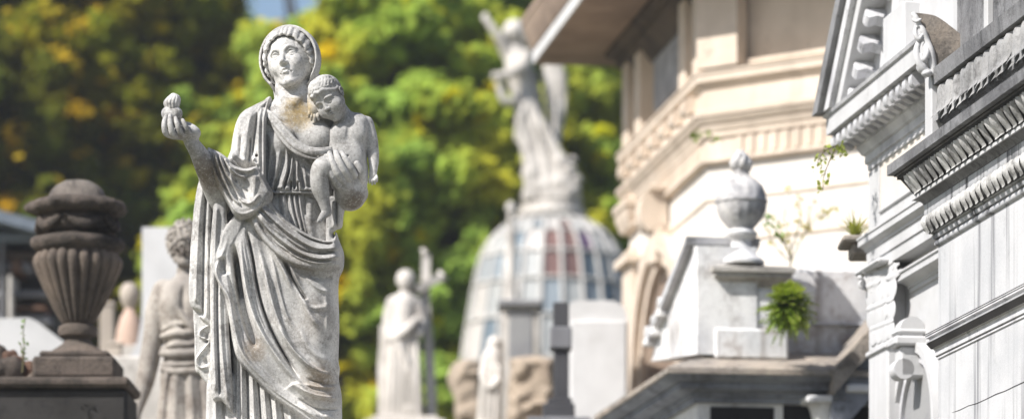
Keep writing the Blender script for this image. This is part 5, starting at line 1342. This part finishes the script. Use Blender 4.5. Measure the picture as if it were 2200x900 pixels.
def build_stones():
    # grey stele with a cap
    d = 30.0; t = thing('monument', 'grey stele with a projecting cap and recessed panel in front of the dome', 'monument', P(1116,905,d)); fr = lambda px,py,y: (P(px,py,d)[0], d+y, P(px,py,d)[2])
    b = MB(); a = fr(1078,905,0); c = fr(1158,664,0); b.bbox((a[0],d-.14,0.01), (c[0],d+.2,c[2]), b=.01); b.build('shaft', M['marble3'], t)
    b = MB(); a = fr(1093,790,0); c = fr(1144,672,0); b.bbox((a[0],d-.15,a[2]), (c[0],d-.12,c[2]), b=.005); b.build('panel', M['greystone'], t)
    b = MB(); a = fr(1070,664,0); c = fr(1165,650,0); b.bbox((a[0],d-.2,a[2]), (c[0],d+.26,c[2]), b=.01); b.build('cap', M['greystone'], t)
    def boulder(poly, d, seed, label):
        x0,x1 = min(p[0] for p in poly), max(p[0] for p in poly); y0 = min(p[1] for p in poly)
        v = Vol((x0-12,-75,y0-12), (x1+12,75,1012), 2.4); rr = random.Random(seed)
        v.pillow(poly, 0, 45, 22, 0)
        X,Y,Z = v.x[:,None,None], v.y[None,:,None], v.z[None,None,:]
        q = np.zeros(v.F.shape, dtype=f32)
        for k in range(9):
            a,b_,c_ = [rr.uniform(-1,1)*(.04+.02*k) for _ in range(3)]; q = q+np.sin(X*a+Y*b_+Z*c_+rr.uniform(0,6))*(4.5/(1+k*.5))
        v.F = v.F+np.abs(q)*.8-2
        t = thing('rock', label, 'rock', P((x0+x1)/2, 1010, d)); v.mesh(d, 'rough_stone', M['tan'], t)
        base_block(t, x0+6, x1-6, 1008, d, M['tan'], .5, 'footing')
    boulder([(962,812),(972,780),(1004,770),(1030,776),(1040,800),(1040,1010),(974,1010),(976,880)], 31.0, 3, 'tan rough-hewn rock left of the small white draped figure')
    boulder([(1096,790),(1102,772),(1150,766),(1184,772),(1194,800),(1192,1010),(1090,1010)], 29.0, 7, 'large tan rough-hewn rock under the grey stele')
    # small white draped figure
    d = 28.0; t = thing('statue', 'small white hooded figure standing between the two tan rocks', 'statue', P(1055,905,d))
    v = Vol((1015,-45,705), (1100,45,1000), 2)
    v.ell((1062,738,0), (14,17,15), 0); v.ell((1064,742,6), (18,22,18), 4); v.tube([(1060,765,4),(1056,820,0),(1052,880,0),(1052,990,0)], [22,25,27,32], 5)
    v.tube([(1046,770,-8),(1038,810,-20),(1052,836,-28),(1070,820,-26)], [11,9,8,7], 4)
    for x in (1036,1046,1056,1068): v.tube([(x+4,790,-20),(x,870,-26),(x-2,990,-30)], [4,5,6], 3)
    v.mesh(d, 'figure', M['marble3'], t); base_block(t, 1020, 1090, 988, d, M['marble3'], .4)
    # dark granite cross pillar
    d = 24.0; t = thing('pillar', 'black granite stepped pillar beside the big white wall', 'pillar', P(1205,905,d)); fr = lambda px,py,y=0: (P(px,py,d)[0], d+y, P(px,py,d)[2])
    def blk(x0,x1,y0,y1,dp,mat,nm):
        a = fr(x0,y1); c = fr(x1,y0); b = MB(); b.bbox((a[0],d-dp,a[2]), (c[0],d+dp,c[2]), b=.008); b.build(nm, mat, t)
    blk(1188,1222,652,705,.08,M['charcoal'],'shaft_top'); blk(1181,1228,705,752,.11,M['greystone2'],'crosspiece'); blk(1190,1222,752,858,.08,M['charcoal'],'shaft')
    blk(1176,1228,858,872,.13,M['charcoal'],'step'); blk(1166,1234,872,905,.18,M['charcoal'],'base')
    a = fr(1166,905); c = fr(1234,905); MB().bbox((a[0]-.1,d-.3,.0), (c[0]+.1,d+.3,a[2]), b=.01).build('plinth', M['greystone2'], t)
    # white wall mass
    d = 26.0; t = thing('tomb', 'plain bright white tomb block with a shallow curved top, beside the black pillar', 'tomb', P(1285,905,d))
    pts = [(1219,905),(1219,672),(1224,650),(1236,645),(1310,645),(1330,650),(1344,664),(1349,690),(1349,905)]
    fr = lambda px,py,y: (P(px,py,d)[0], d+y, P(px,py,d)[2])
    b = MB(); b.prism([tuple(q) for q in pts], lambda a,c,y: fr(a,c,y), 0, 1.0); b.bbox((fr(1219,0,0)[0],d-.0,0.01),(fr(1349,0,0)[0],d+1,fr(0,905,0)[2]-.001), b=.003); b.build('block', M['white_marble'], t)
    b = MB(); a = fr(1226,0,0); c = fr(1346,660,0); b.bbox((a[0],d-.05,.01), (c[0],d+.01,fr(0,690,0)[2]), b=.01); b.build('front_slab', M['white_marble'], t)
def build_woman():
    d = 21.0
    t = thing('statue', 'weathered marble statue of a curly-haired woman seen from behind, robe knotted at the waist', 'statue', P(385,960,d))
    v = Vol((272,-80,462), (490,75,975), 1.9)
    fr = Frame((400,524,0), 104, yaw=200, pitch=-4, roll=-4)
    v.ell((400,518,0), (34,42,38), 0); v.ell((402,540,-4), (26,30,28), 6)
    v.cone((400,560,0), (398,600,6), 17, 22, 6)
    v.pillow([(372,598),(396,588),(430,596),(466,618),(476,660),(466,740),(462,800),(360,800),(352,740),(340,690),(338,640),(350,614)], 0, 44, 44, 8, lambda X,Z: stroke(X,Z,[(398,610),(396,680),(400,740)],7,-7)+7*np.exp(-((X-372)**2+(Z-660)**2)/500)+7*np.exp(-((X-428)**2+(Z-660)**2)/600))
    v.tube([(352,625,0),(338,670,0),(330,720,-4),(322,770,-4),(312,820,-8),(302,862,-14),(296,885,-18)], [25,26,22,22,20,14,11], 5)
    v.ell((290,898,-22), (15,17,12), 4)
    for i in range(4): v.tube([(284+i*6,905,-26),(280+i*6,925,-28)], [4,3], 1)
    for i,(y0,y1,r_) in enumerate(((712,680,5),(726,706,8),(752,728,6),(762,758,10),(786,780,6),(796,800,8))):
        v.tube([(352,y0,-28),(380,(y0+y1)/2+5,-42),(415,(y0+y1)/2+4,-44),(455,y1,-36),(474,y1-8,-10)], [r_*.8,r_,r_,r_,r_*.8], 2.5)
    v.tube([(366,610,-20),(380,660,-40),(420,712,-46),(462,742,-32)], [4,7,8,7], 4); v.tube([(350,640,-20),(362,690,-34),(400,724,-46)], [3,5,6], 4)
    v.pillow([(356,785),(462,785),(476,850),(486,920),(488,1000),(330,1000),(336,900),(344,840)], 0, 44, 40, 4, lambda X,Z: sum(stroke(X,Z,[(x,795),(x+dx*.5,870),(x+dx,990)],w,h,taper=.05) for x,dx,w,h in ((362,-22,8,5),(384,-6,10,4),(412,10,9,5),(446,22,10,4),(372,-18,5,-4),(400,4,6,-3),(430,14,6,-4))))
    v.mesh(d, 'figure', M['marble2'], t)
    v = Vol((345,-62,458), (455,62,590), 1.9)
    fr = Frame((400,522,0), 108)
    curls(v, fr, 120, (.07,.10), seed=3, c=(0,0,.02), rad_=(.33,.36,.38), k=.01); v.ell((400,518,0), (35,41,38), 2); v.tube([(382,558,-14),(398,566,-22),(416,560,-14)], [10,11,9], 3)
    v.mesh(d, 'hair', M['marble2'], t)
    base_block(t, 300, 500, 962, d, M['marble2'], .7)
def build_left():
    d = 20.0; s = d/FP; cx = (167-CX)*s; z = lambda py: CAMZ+(HOR-py)*s
    # ledge and wall under it
    w = thing('tomb', 'soot-black tomb block with a crusted stone ledge in the bottom left corner', 'tomb', ((0+145-CX)*s, d, 0))
    b = MB(); b.bbox(((-260-CX)*s, d-.25, .0), ((284-CX)*s, d+.27, z(846)), b=.02); b.build('block', M['blackstone'], w)
    b = MB(); b.bbox(((-270-CX)*s, d-.29, z(845)), ((291-CX)*s, d+.30, z(822)), b=.018); b.build('ledge', M['oldstone'], w)
    # fluted urn
    u = thing('urn', 'large dark weathered urn with a fluted bowl and broken domed lid on a square base', 'urn', (cx, d, z(821)))
    c0 = (cx, d, 0); L = lambda l: [(r*s, z(py)) for r,py in l]
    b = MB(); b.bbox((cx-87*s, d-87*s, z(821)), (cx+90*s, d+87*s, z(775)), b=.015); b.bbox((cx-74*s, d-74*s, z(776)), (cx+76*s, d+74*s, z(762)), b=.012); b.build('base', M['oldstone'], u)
    b = MB(); b.lathe(L([(0,764),(66,764),(60,757),(46,748),(32,738),(27,728),(40,722),(43,712),(40,702),(30,697),(0,697)]), c0, 40); auto_smooth(b.build('foot', M['oldstone_warm'], u))
    def fl(r, zz_, a, j):
        m = abs(math.sin(a*11)); return r*(1+.13*(m**.7)-.06) if r > 32*s else r
    b = MB(); b.lathe(L(catmull([(30,698),(38,686),(52,660),(66,630),(79,600),(89,575),(90,560),(82,546),(70,538)], 3)), c0, 176, flute=fl); auto_smooth(b.build('bowl', M['oldstone_warm'], u), 60)
    rr = random.Random(5); ph = [rr.uniform(0,6) for _ in range(6)]
    def er(k): return lambda r,zz_,a,j: r*(1+k*(.5*math.sin(a*5+ph[0]+zz_*9)+.35*math.sin(a*11+ph[1]-zz_*14)+.25*math.sin(a*23+ph[2]+zz_*30)))
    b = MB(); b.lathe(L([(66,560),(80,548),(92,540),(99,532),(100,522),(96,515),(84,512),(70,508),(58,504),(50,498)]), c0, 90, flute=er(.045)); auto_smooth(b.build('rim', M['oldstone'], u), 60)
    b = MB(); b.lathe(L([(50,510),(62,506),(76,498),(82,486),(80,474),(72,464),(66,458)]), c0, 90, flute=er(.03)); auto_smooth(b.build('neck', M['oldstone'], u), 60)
    # swags round the neck
    b = MB()
    for k in range(6):
        a0 = k*PI/3+.3; pts = []
        for q in range(7):
            t_ = q/6; a = a0+t_*PI/3*.95; r_ = (82+3*math.sin(PI*t_))*s; pts.append((cx+r_*math.cos(a), d+r_*math.sin(a), z(470+24*math.sin(PI*t_))))
        b.tube(pts, [.012,.02,.026,.03,.026,.02,.012], 8)
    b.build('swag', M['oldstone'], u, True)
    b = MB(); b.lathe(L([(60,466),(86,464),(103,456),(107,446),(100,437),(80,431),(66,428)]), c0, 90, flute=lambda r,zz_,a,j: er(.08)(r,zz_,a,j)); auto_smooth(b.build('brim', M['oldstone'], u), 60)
    b = MB(); b.lathe(L([(66,436),(62,424),(55,410),(45,399),(30,391),(14,388),(0,387)]), c0, 90, flute=er(.035)); auto_smooth(b.build('lid', M['oldstone_lichen'], u), 60)
    # rubble
    names = ((18,826,52,44,'dark'),(52,826,40,36,'rusty'),(-14,826,50,60,'dark'),(74,827,26,22,'pale'),(98,828,30,20,'dark'),(30,790,40,26,'rusty'),(128,828,22,14,'dark'))
    lab = ['dark broken stone in the bottom left corner of the ledge','rusty brown rubble piece in the middle of the rubble pile','tallest dark rubble stone at the left frame edge','small pale rubble stone right of the rusty one','low dark rubble stone close to the urn base','rusty brown stone lying on top of the rubble pile','smallest dark stone lying in front of the urn base']
    for i,((x,y,w_,h_,c_),lb) in enumerate(zip(names,lab)):
        w_ *= 1.35; h_ *= 1.55
        rock(x, y, d-.12+.05*(i%3) if i != 5 else d-.05, w_, h_, {'dark':M['oldstone'],'rusty':M['rusty'],'pale':M['oldstone_warm']}[c_], 'rubble_stone', lb, 'stone', 20+i, group='rubble stones on the ledge')
    vine((50,757,19.5), 'seedling', 'thin green seedling growing up from the rubble beside the big urn', 'plant', [[(48,800,0),(52,750,0),(50,715,.02),(55,684,0)],[(50,770,0),(44,735,0)]], .022, 12, 3, M['leaf_vine'])
    # white sloping slab behind
    d2 = 24.0
    t = tag(MB().prism([(-60,684),(62,682),(80,690),(150,744),(150,900),(-60,900)], lambda a,c,y: P(a,c,d2)[:1]+(d2+y,)+P(a,c,d2)[2:], 0, 1.2).build('tomb_slab', M['white_marble'], None), 'white marble tomb with a sloping top behind the rubble', 'tomb')
    # dark building at the far left
    d3 = 30.0; g = lambda px,py,y: (P(px,py,d3)[0], d3+y, P(px,py,d3)[2])
    t = thing('pavilion', 'dark timber and slate pavilion with a bluish lean-to roof at the far left', 'building', P(30,905,d3))
    b = MB(); b.bbox((g(-120,0,0)[0],d3+.4,.0), (g(104,0,0)[0],d3+2.4,g(0,500,0)[2]), b=.01); b.build('wall', M['blackstone'], t)
    b = MB(); V = [g(-140,425,-.3), g(112,492,-.3), g(112,492,2.6), g(-140,425,2.6)]; V += [(x,y,q-.09) for x,y,q in V]; b.add(V, [(0,1,2,3),(7,6,5,4),(0,4,5,1),(1,5,6,2),(2,6,7,3),(3,7,4,0)]); b.build('roof', M['slate_blue'], t)
    for (x0,x1,y0,y1,m,yy,nm) in ((-120,100,500,520,'slate_blue',.0,'eaves_beam'),(-120,86,538,556,'dark_wood',.05,'beam'),(-120,60,560,580,'greystone2',.06,'shelf'),(0,8,520,690,'greystone2',.0,'post'),(18,26,590,690,'marble3',-.02,'post'),(-120,100,620,634,'greystone2',.1,'rail'),(28,95,652,662,'rusty',.1,'plank'),(-120,100,670,690,'greystone2',.15,'sill'),(22,44,556,584,'rusty',.02,'lamp_box')):
        a = g(x0,y1,yy); c = g(x1,y0,yy); q = MB(); q.bbox((a[0],d3+yy,a[2]), (c[0],d3+.42,c[2]), b=.008); q.build(nm, M[m], t)
    # white wall slab with concave foot
    d4 = 26.0; h = lambda px,py,y: (P(px,py,d4)[0], d4+y, P(px,py,d4)[2])
    pl = [(306,905),(306,700),(290,752),(270,765),(270,905)]
    b = MB(); b.prism([(305,488),(420,488),(420,905),(262,905),(262,772),(282,760),(296,730),(303,690),(305,640)], h, 0, .8)
    t = tag(b.build('tomb_stele', M['white_marble'], None), 'tall plain white marble stele with a concave foot behind the woman statue', 'tomb')
    d5 = 23.5; k = lambda px,py,y=0: (P(px,py,d5)[0], d5+y, P(px,py,d5)[2])
    b = MB(); a = k(225,905); c = k(360,764); b.bbox((a[0],d5,.0), (c[0],d5+.8,c[2]), b=.01); tag(b.build('low_wall', M['marble3'], None), 'low white marble wall between the dark urn and the woman statue', 'wall')
    # bust-like finial
    d6 = 27.5; s6 = d6/FP; o = P(279,0,d6)
    f = thing('finial', 'blurred stone ball finial on a pinkish flared neck left of the white stele', 'finial', P(279,905,d6))
    b = MB(); b.lathe([(r*s6,(HOR-py)*s6) for r,py in ((0,606),(12,609),(20,620),(22,634),(18,650),(12,660),(10,664))], (o[0],d6,CAMZ), 28); auto_smooth(b.build('ball', M['tan2'], f))
    b = MB(); b.lathe([(r*s6,(HOR-py)*s6) for r,py in ((9,660),(12,668),(20,682),(27,705),(31,730),(31,745),(0,745))], (o[0],d6,CAMZ), 28); auto_smooth(b.build('neck', M['pinkstone'], f))
    b = MB(); b.bbox((o[0]-.11,d6-.11,.0), (o[0]+.11,d6+.11,CAMZ+(HOR-744)*s6), b=.01); b.build('post', M['marble3'], f)
    for px0,px1,pt,dd,lb in ((216,246,650,28.5,'square grey stone post just right of the dark urn'),(236,262,735,27.0,'short grey stone post below the ball finial')):
        a = P(px0,905,dd); c = P(px1,pt,dd); b = MB(); b.bbox((a[0],dd-.06,.0), (c[0],dd+.06,c[2]-.03), b=.01); b.bbox((a[0]-.01,dd-.07,c[2]-.03), (c[0]+.01,dd+.07,c[2]), b=.008)
        tag(b.build('stone_post', M['tan2'], None), lb, 'post')
def build_plants():
    vine((1668,492,21.6), 'vine', 'thin leafy vine climbing beside the ball urn with dark green leaves', 'plant', [[(1700,570,.1),(1690,530,0),(1662,490,-.1),(1640,462,-.2),(1652,455,-.2)],[(1690,530,0),(1668,500,-.2),(1658,470,-.2)]], .035, 16, 4, M['leaf_fern'])
    vine((1700,560,22.6), 'dry_shrub', 'leggy reddish-stemmed shrub against the cream wall above the fern', 'plant', [[(1692,600,0),(1700,540,0),(1686,470,0),(1700,400,.1)],[(1700,560,0),(1730,500,0),(1770,450,0)],[(1696,550,0),(1720,470,0),(1712,420,0)],[(1694,560,0),(1660,520,0),(1640,470,0)],[(1760,470,0),(1800,440,0)],[(1700,560,0),(1668,470,0)],[(1730,500,0),(1745,440,0)]], .03, 18, 5, M['leaf_pale'])
    vine((1775,330,18.3), 'hanging_weed', 'yellow-green weed hanging from the pediment corner of the bracketed tomb', 'plant', [[(1800,312,0),(1775,322,-.1),(1758,345,-.1),(1756,362,-.1)],[(1800,314,0),(1785,340,-.1),(1770,380,-.1),(1768,405,-.1)],[(1800,312,0),(1812,330,-.1)]], .028, 30, 6, M['leaf_pale'])
    vine((1520,300,23.6), 'wall_weed', 'small yellow-green weed on the cream cornice above the ball urn', 'plant', [[(1510,300,0),(1500,290,-.1),(1492,298,-.1)],[(1510,300,0),(1530,292,-.1),(1548,300,-.1)]], .045, 10, 7, M['leaf_vine'])
    tuft((1836,512,18.75), .16, 90, 'grass_clump', 'bushy grass clump on the little bracket beside the leafy capital', 'plant', M['leaf_pale'], spread=2.0, width=.05, seed=9)
    d = 18.75; b = MB(); a = P(1806,526,d); c = P(1862,512,d); b.bbox((a[0],d-.12,a[2]), (c[0]+.12,d+.2,c[2]), b=.01); a = P(1828,552,d); b.bbox((a[0],d-.08,a[2]), (c[0]+.12,d+.16,P(0,525.6,d)[2]), b=.01)
    tag(b.build('stone_bracket', M['midtop'], None), 'brown stone shelf holding the grass clump', 'bracket')
# ------------------------------------------------------------------ trees
def leaf_cloud(rr, centers, n, leaf, sq=.8):
    """n leaf faces around clump centres (x,y,z,r); returns V,F arrays"""
    C = np.array(centers); w = C[:,3]**2; w = w/w.sum()
    g = np.random.default_rng(rr.randrange(10**6))
    k = g.choice(len(C), n, p=w)
    d = g.normal(size=(n,3)); d /= np.linalg.norm(d,axis=1)[:,None]
    rad_ = C[k,3]*(g.random(n)**.20)*(1+.18*g.normal(size=n))
    P_ = C[k,:3]+d*rad_[:,None]*np.array([1,1,sq])
    nn = d+.55*g.normal(size=(n,3))+np.array([-.45,-.5,.75]); nn /= np.linalg.norm(nn,axis=1)[:,None]
    a = np.cross(nn, g.normal(size=(n,3))); a /= np.linalg.norm(a,axis=1)[:,None]; b = np.cross(nn, a)
    s_ = (leaf*(.6+.8*g.random(n)))[:,None]
    V = np.stack([P_-a*s_*.5, P_+b*s_*.28, P_+a*s_*.5, P_-b*s_*.28], 1).reshape(-1,3)
    F = np.arange(n*4).reshape(-1,4)
    return V, F
def tree(x, y, H, R, label, mat, seed, nleaf=95000, leaf=.19, zb=.28, flowers=None, lobes=34, group=None, small=False, name='broadleaf_tree'):
    rr = random.Random(seed); t = thing(name, label, 'tree', (x,y,0), group)
    b = MB(); tr = .26+R*.035
    top = H*.72
    pts = [(x+rr.uniform(-.25,.25)*k*.4, y+rr.uniform(-.2,.2)*k*.4, top*k/6) for k in range(7)]; pts[0] = (x,y,-.1)
    b.tube(pts, [tr*(1.25 if k == 0 else 1)*(1-.75*k/6) for k in range(7)], 12)
    b.build('trunk', M['bark'], t, True)
    cen = []; br = MB()
    cz = H*(1+zb)/2; rz = H*(1-zb)/2
    for i in range(lobes):
        while True:
            q = [rr.uniform(-1,1) for _ in range(3)]
            m = math.sqrt(sum(a*a for a in q))
            if .45 < m < 1: break
        if rr.random() < .6: q[1] = -abs(q[1])
        f = m**-.6
        c = (x+q[0]*R*.86*f, y+q[1]*R*.86*f, cz+q[2]*rz*.84*f)
        r_ = R*(rr.uniform(.12,.24) if small else rr.uniform(.16,.30))
        for _ in range(8):
            o = [rr.gauss(0,.55)*r_ for _ in range(3)]
            yy_ = c[1]+o[1]; k_ = FP/yy_; gx, gy = CX+(c[0]+o[0])*k_, HOR-(c[2]+o[2]*.8-CAMZ)*k_
            if ((gx-598)/(45+r_*k_*.5))**2+((gy+5)/(42+r_*k_*.5))**2 < 1: continue        # the break in the foliage where the sky shows
            cen.append((c[0]+o[0],c[1]+o[1],c[2]+o[2]*.8,r_*rr.uniform(.26,.52)))
        if i % 3 == 0:
            p0 = pts[rr.randrange(2,6)]; mid = tuple((p0[j]+c[j])/2+rr.uniform(-.3,.3) for j in range(3))
            br.tube([p0, mid, c], [tr*.38, tr*.22, tr*.06], 6)
    br.build('limbs', M['bark'], t, True)
    V,F = leaf_cloud(rr, cen, nleaf, leaf)
    link_mesh('crown', V, F, mat, t)
    if flowers:
        sel = [c for c in cen if rr.random() < flowers[1]*1.5]
        V,F = leaf_cloud(rr, [(c[0]+rr.uniform(-.3,.3),c[1]-.25*c[3],c[2]+.30*c[3],c[3]*.80) for c in sel], int(nleaf*flowers[2]*.8), leaf*1.0)
        link_mesh('blossom', V, F, flowers[0], t)
    return t
def build_trees():
    TX = lambda px, d: (px-CX)*d/FP
    spec = [ # px, distance, height, radius, label, leaf material, blossoms
        (-120, 50, 17.0, 4.6, 'dark shaded tree with sparse orange-yellow blossom at the far left', 'leafE', ('flowerO',.10,.03)),
        (200, 56, 18.0, 4.6, 'olive tree dotted with orange-yellow blossom behind the dark urn', 'leafA', ('flowerO',.25,.08)),
        (470, 60, 17.6, 4.0, 'yellow-green blossoming tree behind the marble woman', 'leafB', ('flowerY',.30,.16)),
        (770, 62, 19.0, 4.6, 'broad fresh green tree behind the sleeping child', 'leafC', ('flowerY',.18,.09)),
        (1060, 60, 18.6, 4.4, 'bright green tree between the cross bearer and the glass dome', 'leafC', ('flowerY',.26,.12)),
        (1330, 64, 19.0, 4.6, 'yellow-flecked green tree right of the angel', 'leafB', ('flowerY',.32,.16)),
        (1620, 62, 18.0, 4.6, 'green tree hidden behind the cream mausoleum', 'leafC', None)]
    for i,(px,d,H,R,lb,m,fl) in enumerate(spec):
        tree(TX(px,d), d, H, R, lb, M[m], 100+i, flowers=(M[fl[0]],fl[1],fl[2]) if fl else None, zb=.18, group='trees behind the tombs')
    spec3 = [ # lower bushy trees in front
        (-150, 47, 12.6, 3.0, 'leafE', ('flowerO',.2,.05)), (75, 48, 13.4, 2.9, 'leafA', ('flowerO',.3,.09)), (262, 50, 14.6, 3.0, 'leafA', ('flowerY',.30,.12)),
        (455, 52, 13.6, 2.8, 'leafB', ('flowerO',.35,.14)), (640, 50, 13.0, 2.9, 'leafC', ('flowerY',.2,.08)), (830, 48, 14.4, 3.1, 'leafC', ('flowerY',.22,.10)),
        (1015, 51, 15.6, 3.2, 'leafC', ('flowerY',.30,.12)), (1260, 54, 15.0, 3.3, 'leafB', ('flowerY',.40,.18)), (1480, 52, 14.0, 3.2, 'leafC', None),
        (735, 44, 11.2, 2.5, 'leafC', ('flowerY',.2,.07)), (930, 45, 12.6, 2.7, 'leafB', ('flowerY',.15,.05)), (1110, 47, 12.8, 2.6, 'leafC', None)]
    lab3 = ['small bushy olive tree with orange blossom at the far left edge','bushy olive tree with many orange flowers behind the dark urn','bushy yellow-green tree between the dark urn and the heart-holding hand',
        'yellow-green bushy tree directly behind the veiled woman','small fresh green tree behind the sleeping child','bushy green tree with few yellow flowers left of the cross bearer',
        'tall bushy green tree between the cross bearer and the angel','bushy tree full of yellow flowers between the angel and the cream mausoleum','bushy green tree behind the arch of the cream mausoleum','lowest small green tree just right of the child','low light green tree directly behind the cross bearer','low plain green tree behind the left flank of the glass dome']
    for i,(px,d,H,R,m,fl) in enumerate(spec3):
        tree(TX(px,d), d, H, R, lab3[i], M[m], 300+i, nleaf=120000, leaf=.17, flowers=(M[fl[0]],fl[1],fl[2]) if fl else None, zb=.24, lobes=120, group='bushy trees in front of the tall ones', small=True)
    spec2 = [(-80,70,20,5.2),(330,74,21,5.4),(640,76,17.3,5.0),(900,76,21.5,5.6),(1210,75,21.5,5.4),(1500,76,20,5.4)]
    lab2 = ['dark far tree behind the far left blossoming tree','dark tall far tree showing between the olive and yellow-green trees','far green tree whose top leaves the pale sky gap above the marble woman','far dark green tree behind the cross bearer','far green tree behind the angel','far green tree behind the cream mausoleum eaves']
    for i,(px,d,H,R) in enumerate(spec2):
        tree(TX(px,d), d, H, R, lab2[i], M['leafE' if i < 2 else 'leafD'], 200+i, nleaf=60000, leaf=.26, zb=.10, group='far row of trees')
def build_ground():
    S = 900
    g = MB(); g.add([(-S,-60,0),(S,-60,0),(S,S,0),(-S,S,0)], [(0,1,2,3)]); tag(g.build('ground', M['earth'], None), kind='structure')
    # paved lane between the tombs
    a = [xy(-6,1.2), xy(-6,3.4), xy(60,3.4), xy(60,1.2)]
    g = MB(); g.add([p+(.006,) for p in a], [(0,1,2,3)]); tag(g.build('path', M['paving'], None), kind='structure')
    # pedestal of the statue
    x = P(595,0,D0)[0]; zt = P(0,1010,D0)[2]-.16
    t = thing('pedestal', 'tall white marble pedestal under the statue of mother and child', 'pedestal', (x,D0,0))
    b = MB(); b.bbox((x-.46,D0-.42,.3), (x+.46,D0+.42,zt-.16), b=.02); b.build('shaft', M['marble3'], t)
    b = MB(); b.bbox((x-.62,D0-.58,.0), (x+.62,D0+.58,.3), b=.02); b.build('step', M['marble3'], t)
    b = MB(); b.bbox((x-.54,D0-.50,zt-.16), (x+.54,D0+.50,zt-.004), b=.025); b.build('cap', M['marble3'], t)
setup_world(el=45, az=54, sun=4.7, sky=.09, expo=0.66)
build_ground()
build_statue()
build_near_tomb(); build_far_tomb(); build_mid_tomb(); build_cream()
build_dome(); build_cross_statue(); build_stones(); build_woman(); build_left(); build_plants(); build_trees()

# the air: far things pale slightly
hz = MB(); hz.box((-60,-55,-1), (75,130,27)); hz = hz.build('haze', bpy.data.materials.new('haze_air'), None)
m_ = hz.data.materials[0]; m_.use_nodes = True; nt_ = m_.node_tree; nt_.nodes.clear()
o_ = nt_.nodes.new('ShaderNodeOutputMaterial'); v_ = nt_.nodes.new('ShaderNodeVolumePrincipled'); nt_.links.new(v_.outputs[0], o_.inputs['Volume'])
v_.inputs['Color'].default_value = (.93,.95,1,1); v_.inputs['Density'].default_value = .0008; v_.inputs['Anisotropy'].default_value = .2
tag(hz, kind='stuff')
